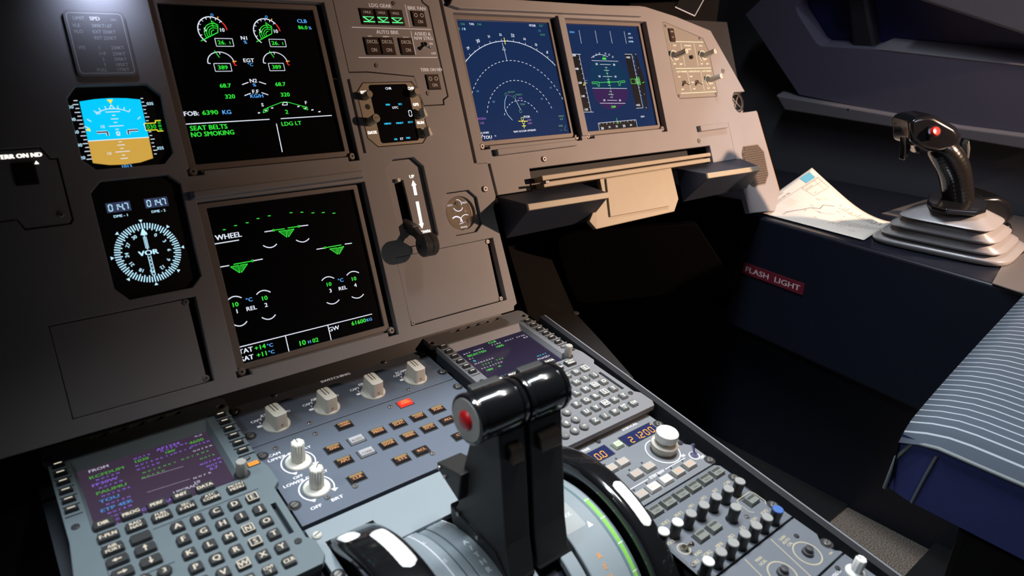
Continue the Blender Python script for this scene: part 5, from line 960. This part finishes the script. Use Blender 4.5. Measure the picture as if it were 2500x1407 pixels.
# ================================================================== glareshield
t = thing('glareshield', 'black padded glareshield over the top of the instrument panel', 'glareshield', M_W, (0, 0, 0))
GSM = mat('glareshield_black', (.007, .006, .006), .9, spec=.1)
MB().prism([(-1.2, .42), (1.12, .42), (1.12, .30), (.98, .02), (.70, -.16), (.35, -.24), (-1.2, -.24)], .905, .99, GSM).build('pad', t, scale=False, bevel=8)
MB().prism([(.80, .12), (1.06, .10), (1.24, .46), (.80, .50)], .60, .905, GSM).build('side_cheek', t, scale=False)
# small tray corner poking out above the panel
t = thing('document_tray', 'black tray corner with bright blue-white edges above the panel', 'tray', M_PAN, (0, 0, 0))
p = [PX(*q, 30) for q in ((1648, 17), (1696, 39), (1712, 22), (1724, -12), (1670, -18))]
mb = MB().prism(p, 27, 30, mat('tray_black', (.005, .005, .006), .7, spec=.1)); mb.build('tray', t)
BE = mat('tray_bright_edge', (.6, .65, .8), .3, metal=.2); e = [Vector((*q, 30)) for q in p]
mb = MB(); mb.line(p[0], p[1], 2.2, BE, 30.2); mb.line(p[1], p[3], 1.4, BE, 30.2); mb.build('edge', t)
# ================================================================== side console
t = thing('side_console', 'dark navy side console carrying the side stick and the paper chart', 'console', M_W, (0, 0, 0))
co = [(.945, -.092), (.884, -.62), (.86, -1.3), (1.41, -1.3), (1.41, .30), (1.05, .30), (1.02, -.092)]
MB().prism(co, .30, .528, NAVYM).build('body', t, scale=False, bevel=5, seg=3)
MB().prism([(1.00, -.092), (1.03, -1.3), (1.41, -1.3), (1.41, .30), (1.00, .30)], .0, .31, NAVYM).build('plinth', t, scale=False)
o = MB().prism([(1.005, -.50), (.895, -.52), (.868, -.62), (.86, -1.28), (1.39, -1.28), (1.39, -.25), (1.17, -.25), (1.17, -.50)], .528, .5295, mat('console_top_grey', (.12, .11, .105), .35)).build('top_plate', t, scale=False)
# flash light placard on the inboard face
def con_x(y): return .945 + (y + .092) * (.061 / .528)
t = thing('flashlight_placard', 'dark red placard reading FLASH LIGHT on the console face', 'placard', M_W, (con_x(-.18) * 1000, -180, 425))
ang = math.atan2(.061, .528)
Mx = Matrix(((-math.sin(ang), 0, -math.cos(ang), 0), (-math.cos(ang), 0, math.sin(ang), 0), (0, 1, 0, 0), (0, 0, 0, 1)))
mb = MB().box(-66, 66, -10.5, 10.5, .3, 1.5, mat('placard_dark_red', (.12, .008, .020), .5)); mb.text('FLASH  LIGHT', 0, 0, 10.2, mat('placard_lettering', (.62, .50, .52), .5), 1.6, w=118, bold=.2); mb.build('plate', t, Mx)
# ================================================================== paper chart
t = thing('paper_chart', 'white paper chart with a lifted corner and pale blue tab on the console', 'paper', M_W, (0, 0, 0))
A, D_, C_, B_ = Vector((.965, -.094, .531)), Vector((.948, -.318, .531)), Vector((1.108, -.296, .532)), Vector((1.055, -.155, .612))
def PP(s, u_, off=0):        # s: from the panel end to the stick end, u_: from the aisle edge outward
    a = A.lerp(D_, s); b = B_.lerp(C_, s); k = u_ ** 1.25
    p = a.lerp(b, u_); base = .531 + (B_.z - .531) * (1 - s) ** 1.55 * (max(0, u_ - .12) / .88) ** .9
    p.z = max(.5305, base) + .0015 * math.sin(7 * s) * u_; return p + Vector((-.25, -.4, .88)) * off
def sheet(quads, m, off, name):
    mb = MB()
    for s0, s1, u0, u1 in quads:
        n = max(1, int(abs(s1 - s0) * 24)); k = max(1, int(abs(u1 - u0) * 20))
        vs = [tuple(PP(s0 + (s1 - s0) * i / n, u0 + (u1 - u0) * j / k, off)) for i in range(n + 1) for j in range(k + 1)]
        mb.add(vs, [[i * (k + 1) + j, (i + 1) * (k + 1) + j, (i + 1) * (k + 1) + j + 1, i * (k + 1) + j + 1] for i in range(n) for j in range(k)], m)
    return mb.build(name, t, scale=False, smooth=60)
o = sheet([(0, 1, 0, 1)], mat('paper_white', (.74, .68, .60), .7), 0, 'sheet'); md = o.modifiers.new('t', 'SOLIDIFY'); md.thickness = .0003
sheet([(.02, .10, .78, .93)], mat('tab_blue', (.10, .42, .60), .6), .0006, 'blue_tab')
INK = mat('ink_grey', (.07, .065, .07), .7); INKL = mat('ink_light', (.22, .19, .18), .7); INKG = mat('ink_green', (.52, .55, .38), .7)
def pline(pts, w, m, name='ink'):
    mb = INKM
    for (s0, u0), (s1, u1) in zip(pts, pts[1:]):
        n = max(1, int((abs(s1 - s0) + abs(u1 - u0)) * 22))
        for i in range(n):
            a = PP(s0 + (s1 - s0) * i / n, u0 + (u1 - u0) * i / n, .0007); b = PP(s0 + (s1 - s0) * (i + 1) / n, u0 + (u1 - u0) * (i + 1) / n, .0007)
            e = (b - a); nrm = Vector((-.25, -.4, .88)); k = e.cross(nrm).normalized() * w / 2000; mb.add([a - k, b - k, b + k, a + k], [[0, 1, 2, 3]], m)
INKM = MB()
def ptext(s, s0, u0, cap, m, du=False):
    v, f, x0, x1 = glyphs(s); k = cap / 230.
    INKM.add([tuple(PP(min(1, max(0, s0 + (-p[1] if du else p[0]) * k)), min(1, max(0, u0 + (p[0] if du else p[1]) * k * 1.25)), .0008)) for p in v], f, m)
pline([(.11, .02), (.11, .97), (.99, .97)], .35, INKL); pline([(.12, .68), (.12, .95), (.26, .95), (.26, .68), (.12, .68)], .4, INK); pline([(.17, .68), (.17, .95)], .35, INK); pline([(.12, .88), (.26, .88)], .3, INK)
ptext('Toulouse Blagnac', .045, .30, 5.0, INKL, True); ptext('ILS or LOC 32L', .095, .30, 6.5, INK, True); ptext('ILS or LOC', .16, .70, 4.2, INK, True); ptext('9 29', .24, .72, 3.6, INK, True)
for i in range(4): ptext('111.10  329  2600', .15 + .024 * i, .32, 3.6, INKG, True)
pline([(.25, .20), (.32, .34), (.36, .46), (.42, .52), (.40, .62), (.47, .72)], .8, INK); pline([(.36, .46), (.47, .44), (.56, .55)], .5, INKL); pline([(.32, .66), (.35, .76), (.39, .76)], .5, INKG)
for i in range(16):
    s_0 = .26 + (i * .173) % .66; u_0 = .15 + (i * .291) % .66; ptext(('ROSPO', '3000', 'TOU', 'D5.2', 'NE 27', '1580', 'LIRTU')[i % 7], s_0, u_0, 4.2, INK if i % 2 else INKL, i % 3 == 0)
for i in range(17): pline([(.52 + .026 * i, .72), (.52 + .026 * i, .72 + .16 * ((i * 7) % 5 + 2) / 7)], .7, INK if i % 3 else INKL)
for i in range(12): pline([(.62 + .03 * i, .25 + .02 * i), (.66 + .03 * i, .50 + .01 * i)], .5, INKL)
INKM.build('ink', t, scale=False)
# ================================================================== side stick
t = thing('side_stick', 'black side stick with red button on a stepped grey rubber boot', 'side stick', M_W, (1040, -410, 530))
TO = Vector((1.04, -.41, .53))
def sq(cx, cy, hw, z, n=48, e=5.5):
    out = []
    for i in range(n):
        a = 2 * math.pi * i / n; c, s = math.cos(a), math.sin(a); k = (abs(c) ** e + abs(s) ** e) ** (-1 / e); rot = R(6)
        x, y = hw * k * c, hw * k * s; out.append((cx + x * math.cos(rot) - y * math.sin(rot) - TO.x, cy + x * math.sin(rot) + y * math.cos(rot) - TO.y, z - TO.z))
    return out
prof = [(.097, .530), (.0985, .5335), (.0965, .537)]
for k in range(4):
    h = (.0965, .0865, .0755, .0640)[k]; z = (.537, .5485, .5655, .584)[k]; zn = (.5485, .5655, .584, 0)[k]; hn = (.0865, .0755, .0640, 0)[k]
    if k < 3: prof += [(h - .0015, z + .0012), (hn - .0075, zn - .0048), (hn - .0060, zn - .0042), (hn - .0005, zn - .0032), (hn + .0003, zn - .0012)]
    else: prof += [(h - .002, z + .0015), (h - .028, z + .015), (.030, z + .0200), (.026, z + .022)]
mb = MB(); vs = []; fs = []; n = 48
for j, (h, z) in enumerate(prof):
    f_ = min(1, max(0, (z - .532) / .051)); vs += sq(1.060 - .048 * f_, -.405 - .010 * f_, h, z)
for j in range(len(prof) - 1):
    for i in range(n): fs.append([j * n + i, j * n + (i + 1) % n, (j + 1) * n + (i + 1) % n, (j + 1) * n + i])
fs.append(list(range((len(prof) - 1) * n, len(prof) * n)))
mb.add(vs, fs, mat('boot_grey_rubber', (.25, .245, .25), .30, spec=.5, noise=.04, bump=.15)); mb.build('boot', t, scale=False, smooth=50)
YS = -.425
NV = Vector((.62, .785, 0)); PV = Vector((1.03, -.415, 0))
def GP(px, py, dy=0): return hit(px, py, PV + NV * dy, NV) - TO
def tube(name, secs, m, flat=1.0, smooth=60, ridges=0):      # secs: (px, py, radius px)
    pts = []
    P_ = [(GP(a, b), r / FPX * (CAM - hit(a, b, PV, NV)).length * .78) for a, b, r in secs]
    # catmull-rom resample
    Q = []
    for i in range(len(P_) - 1):
        p0, p1, p2, p3 = P_[max(i - 1, 0)], P_[i], P_[i + 1], P_[min(i + 2, len(P_) - 1)]
        for k in range(8):
            u = k / 8; f = lambda a, b, c, d: .5 * ((2 * b) + (c - a) * u + (2 * a - 5 * b + 4 * c - d) * u * u + (3 * b - a - 3 * c + d) * u ** 3)
            Q.append((Vector([f(p0[0][j], p1[0][j], p2[0][j], p3[0][j]) for j in range(3)]), f(p0[1], p1[1], p2[1], p3[1])))
    Q.append(P_[-1]); vs = []; fs = []; n = 28
    for i, (p, r) in enumerate(Q):
        d = (Q[min(i + 1, len(Q) - 1)][0] - Q[max(i - 1, 0)][0]).normalized(); side = d.cross(NV).normalized(); dep = side.cross(d).normalized()
        rr_ = r * (1 + (.006 * math.sin(i * 2.2) if ridges else 0))
        for k in range(n):
            a = 2 * math.pi * k / n; vs.append(tuple(p + side * rr_ * math.cos(a) + dep * rr_ * flat * math.sin(a)))
    for j in range(len(Q) - 1):
        for k in range(n): fs.append([j * n + k, j * n + (k + 1) % n, (j + 1) * n + (k + 1) % n, (j + 1) * n + k])
    fs.append(list(range(n))[::-1]); fs.append(list(range((len(Q) - 1) * n, len(Q) * n)))
    mb = MB().add(vs, fs, m); return mb.build(name, t, scale=False, smooth=smooth)
GRIP = mat('grip_black', (.010, .009, .008), .20, spec=.6, coat=.3, noise=.1, nscale=200)
tube('grip', ((2340, 500, 33), (2339, 480, 34), (2336, 455, 35), (2331, 425, 36), (2323, 402, 37), (2310, 380, 37), (2296, 360, 34), (2286, 346, 26)), GRIP, 1.15, ridges=1)
def slab(name, pix, y0, y1, m, bevel, seg=3, shrink=.86):
    fr = [GP(a, b, y0) for a, b in pix]; c = sum((v for v in fr), Vector()) / len(fr); k = (y1 - y0)
    bk = [v + NV * k for v in fr]; n = len(fr)
    fr = [c + (v - c) * shrink + Vector((0, 0, 0)) for v in fr]
    mid = [GP(a, b, (y0 * .6 + y1 * .4)) for a, b in pix]
    vs = [tuple(v) for v in fr + mid + bk]; fs = [list(range(n)), [2 * n + i for i in range(n)][::-1]]
    for j in (0, 1):
        for i in range(n): fs.append([j * n + i, (j + 1) * n + i, (j + 1) * n + (i + 1) % n, j * n + (i + 1) % n])
    mb = MB().add(vs, fs, m); o = mb.build(name, t, scale=False, bevel=bevel, seg=seg, smooth=60)
    bm = bmesh.new(); bm.from_mesh(o.data); bmesh.ops.recalc_face_normals(bm, faces=bm.faces); bm.to_mesh(o.data); bm.free(); return o
slab('head', ((2213, 300), (2219, 287), (2240, 280), (2268, 277), (2284, 281), (2338, 313), (2349, 330), (2346, 350), (2330, 368), (2295, 376), (2262, 372), (2238, 362), (2215, 350)), -.022, .022, BLKG, 5)
slab('trigger', ((2210, 335), (2224, 338), (2224, 360), (2218, 380), (2207, 393), (2210, 372)), -.008, .008, BLKG, 1.5)
slab('pinky_rest', ((2226, 345), (2256, 350), (2244, 378), (2236, 372)), -.008, .010, BLKG, 1.5)
slab('back_clip', ((2360, 352), (2366, 342), (2369, 362), (2366, 388), (2361, 390)), -.006, .006, mat('clip_metal', (.35, .33, .3), .25, metal=.8), .8)
q = GP(2279, 322, -.024); mb = MB(); Xb = Matrix.Translation(q) @ (Vector((-.55, -.78, .32)).to_track_quat('Z', 'Y').to_matrix().to_4x4()) @ Matrix.Scale(.001, 4)
mb.lathe([(7.2, -2), (7.6, 2), (6.4, 6), (5.6, 7.2), (2, 6.4)], mat('stick_red_button', (.80, .02, .015), .3), X=Xb, n=28); mb.build('red_button', t, scale=False, smooth=45)
mb = MB(); mb.lathe([(10.5, -4), (10.5, 2), (8, 3)], BLKG, X=Xb, n=28); mb.build('button_collar', t, scale=False, smooth=45)
pf = [hit(a, b, (0, 0, .606), (0, 0, 1)) - TO for a, b in ((2266, 480), (2275, 474), (2345, 470), (2398, 486), (2413, 498), (2408, 512), (2386, 519), (2310, 513), (2275, 503), (2264, 492))]
MB().prism([(v.x, v.y) for v in pf], .070, .078, BLKG).build('flange', t, scale=False, bevel=2, seg=3)
# padded armrest end behind the stick
t = thing('armrest', 'rounded black armrest end behind the side stick boot', 'armrest', M_W, (0, 0, 0)); TO = Vector((0, 0, 0)); PV = Vector((1.13, -.36, 0))
slab('pad', ((2385, 478), (2440, 477), (2464, 489), (2475, 508), (2474, 530), (2466, 548), (2440, 552), (2400, 530), (2380, 505)), -.02, .05, BLKG, 8)
slab('bracket', ((2440, 548), (2468, 545), (2475, 570), (2470, 600), (2450, 640), (2430, 640)), -.005, .03, BLK, 3)
# ================================================================== pilot seat
t = thing('pilot_seat', 'first officer seat with striped grey-blue cushion and navy side', 'seat', M_W, (700, -820, 0))
sm = bpy.data.materials.new('striped_fabric'); sm.use_nodes = True; nt = sm.node_tree; b_ = nt.nodes['Principled BSDF']; b_.inputs['Roughness'].default_value = .9; b_.inputs['Specular IOR Level'].default_value = .15
tc = nt.nodes.new('ShaderNodeTexCoord'); sx = nt.nodes.new('ShaderNodeSeparateXYZ'); nt.links.new(tc.outputs['UV'], sx.inputs[0])
def mth(op, a, b=None):
    m = nt.nodes.new('ShaderNodeMath'); m.operation = op
    for i, v in enumerate((a, b)):
        if v is None: continue
        if isinstance(v, (int, float)): m.inputs[i].default_value = v
        else: nt.links.new(v, m.inputs[i])
    return m.outputs[0]
ns = nt.nodes.new('ShaderNodeTexNoise'); ns.inputs['Scale'].default_value = 6; nt.links.new(tc.outputs['Object'], ns.inputs['Vector'])
wob = mth('MULTIPLY', ns.outputs['Fac'], .35)
fr = mth('FRACT', mth('ADD', mth('MULTIPLY', sx.outputs[0], 1.0), wob)); ln = mth('LESS_THAN', fr, .13)
mx = nt.nodes.new('ShaderNodeMix'); mx.data_type = 'RGBA'; mx.inputs[6].default_value = (.065, .080, .105, 1); mx.inputs[7].default_value = (.34, .38, .42, 1); nt.links.new(ln, mx.inputs[0]); nt.links.new(mx.outputs[2], b_.inputs['Base Color'])
X0, X1, YF, YB = .50, .90, -.575, -1.15
def ztop(x): k = (x - X0) / (X1 - X0); return .482 + .085 * min(1, k * 1.25) ** .8
nx, ny = 40, 30; vs = []; fs = []; uv = []
cols = [(X0 + .0, .0)] 
for j in range(ny + 1):
    v = j / ny; y = YF + (YB - YF) * v
    for i in range(nx + 1):
        k = i / nx; x = X0 + (X1 - X0) * k; z = ztop(x) + .004 * math.sin(9 * y + 5 * x) * k
        e = min(1, v * ny / 3.2); z -= .014 * (1 - math.sin(e * math.pi / 2)) ** 1.2; e2 = min(1, k * nx / 2.2); z -= .010 * (1 - math.sin(e2 * math.pi / 2))
        vs.append((x + .012 * (1 - e) * 0, y, z)); uv.append(((x - X0) / .0096, y * 10))
b0 = len(vs)
for i in range(nx + 1):                       # front fall of the cushion
    x = X0 + (X1 - X0) * i / nx; vs.append((x, YF - .002, ztop(x) - .075)); uv.append(((x - X0) / .0096, 0))
for j in range(ny):
    for i in range(nx): q = j * (nx + 1) + i; fs.append([q, q + nx + 1, q + nx + 2, q + 1])
for i in range(nx): fs.append([i, i + 1, b0 + i + 1, b0 + i])
me = bpy.data.meshes.new('cushion_cover'); me.from_pydata([(a - .70, b + .82, c) for a, b, c in vs], [], fs); me.materials.append(sm)
ul = me.uv_layers.new(name='UVMap')
for lp in me.loops: ul.data[lp.index].uv = uv[lp.vertex_index]
for p_ in me.polygons: p_.use_smooth = True
o = bpy.data.objects.new('cushion_cover', me); COL.objects.link(o); o.parent = t
SN = mat('seat_side_navy', (.050, .060, .200), .85, noise=.08, nscale=60, spec=.2)
mb = MB(); off = Vector((.70, -.82, 0))
def o3(*p): return tuple(Vector(p) - off)
# side wall of the cushion facing the aisle, plus front fabric
zt = ztop(X0) - .015
mb.add([o3(X0 + .002, YF - .03, zt), o3(X0 + .002, YB, zt), o3(X0 + .012, YB, zt - .085), o3(X0 + .008, YF - .02, zt - .072), o3(X1, YF + .002, .47), o3(X1, YF + .002, .38), o3(X0 + .012, YF + .004, zt - .070), o3(X0 + .004, YF + .0, zt)],
       [[0, 1, 2, 3], [7, 4, 5, 6], [0, 3, 6, 7]], SN); mb.build('side_panel', t, scale=False)
PI_ = mat('piping_grey', (.16, .18, .19), .8)
def pipe(pts, r, name):
    cu = bpy.data.curves.new('c', 'CURVE'); cu.dimensions = '3D'; cu.bevel_depth = r; cu.bevel_resolution = 2; sp = cu.splines.new('POLY'); sp.points.add(len(pts) - 1)
    for q_, p_ in zip(sp.points, pts): q_.co = (*(Vector(p_) - off), 1)
    o = bpy.data.objects.new('c', cu); COL.objects.link(o); me = bpy.data.meshes.new_from_object(o.evaluated_get(bpy.context.evaluated_depsgraph_get())); me.materials.append(PI_)
    bpy.data.objects.remove(o); o = bpy.data.objects.new(name, me); COL.objects.link(o); o.parent = t
pipe([(X0 + .0, YB, zt + .004), (X0 - .001, -.80, zt + .003), (X0 - .001, YF - .035, zt + .003), (X0 + .004, YF - .012, zt - .004), (X0 + .006, YF + .0, zt - .03), (X0 + .010, YF + .004, zt - .072)], .0022, 'piping')
pipe([(X0 + .001, YF - .035, zt - .006), (X0 + .004, YF - .030, zt - .034), (X0 + .008, YF - .024, zt - .072)], .0016, 'piping')
MB().box(.545 - .70, .88 - .70, YB + .82 + .05, YF + .82 - .06, .20, .375, BLK).build('seat_pan', t, scale=False, bevel=8)
MB().box(.62 - .70, .84 - .70, -.38, -.02, .0, .20, BLK).build('pedestal_base', t, scale=False, bevel=5)
# ================================================================== footwell
t = thing('rudder_pedal', 'large dark rudder pedal plate with rounded corner under the panel', 'pedal', M_W, (0, 0, 0)); TO = Vector((0, 0, 0)); PV = Vector((.62, .10, 0))
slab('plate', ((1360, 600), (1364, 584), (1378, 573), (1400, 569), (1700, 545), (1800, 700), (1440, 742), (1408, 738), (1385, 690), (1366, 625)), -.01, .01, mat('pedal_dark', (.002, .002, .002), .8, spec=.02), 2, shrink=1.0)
MB().box(.62, .68, .08, .12, .0, .30, BLK).build('stem', t, scale=False)
o = MB().box(-.2, 1.01, -.375, .84, 0, .006, BLK).build('floor_shade_sheet', None, scale=False); tag(o, 'black floor mat covering the footwell ahead of the seat', 'mat')  # added black sheet, footwell shade put in as a dark surface
o = MB().box(.45, 1.02, -1.2, -.525, 0, .02, BLK).build('under_seat_shade_slab', None, scale=False); tag(o, 'low black rail cover on the carpet under the seat', 'cover')  # added black slab, ends the lit carpet where under-seat shade begins
t = thing('footwell_cover', 'dark brown floor cover with small screws between the pedestal and the pedal', 'cover', M_PED)
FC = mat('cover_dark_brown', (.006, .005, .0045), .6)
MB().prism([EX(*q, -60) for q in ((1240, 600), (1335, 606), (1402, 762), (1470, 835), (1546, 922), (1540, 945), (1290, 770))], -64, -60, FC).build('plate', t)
for q in ((1406, 765), (1527, 918)): screw(t, *EX(*q, -60), -60, 5, STEEL)
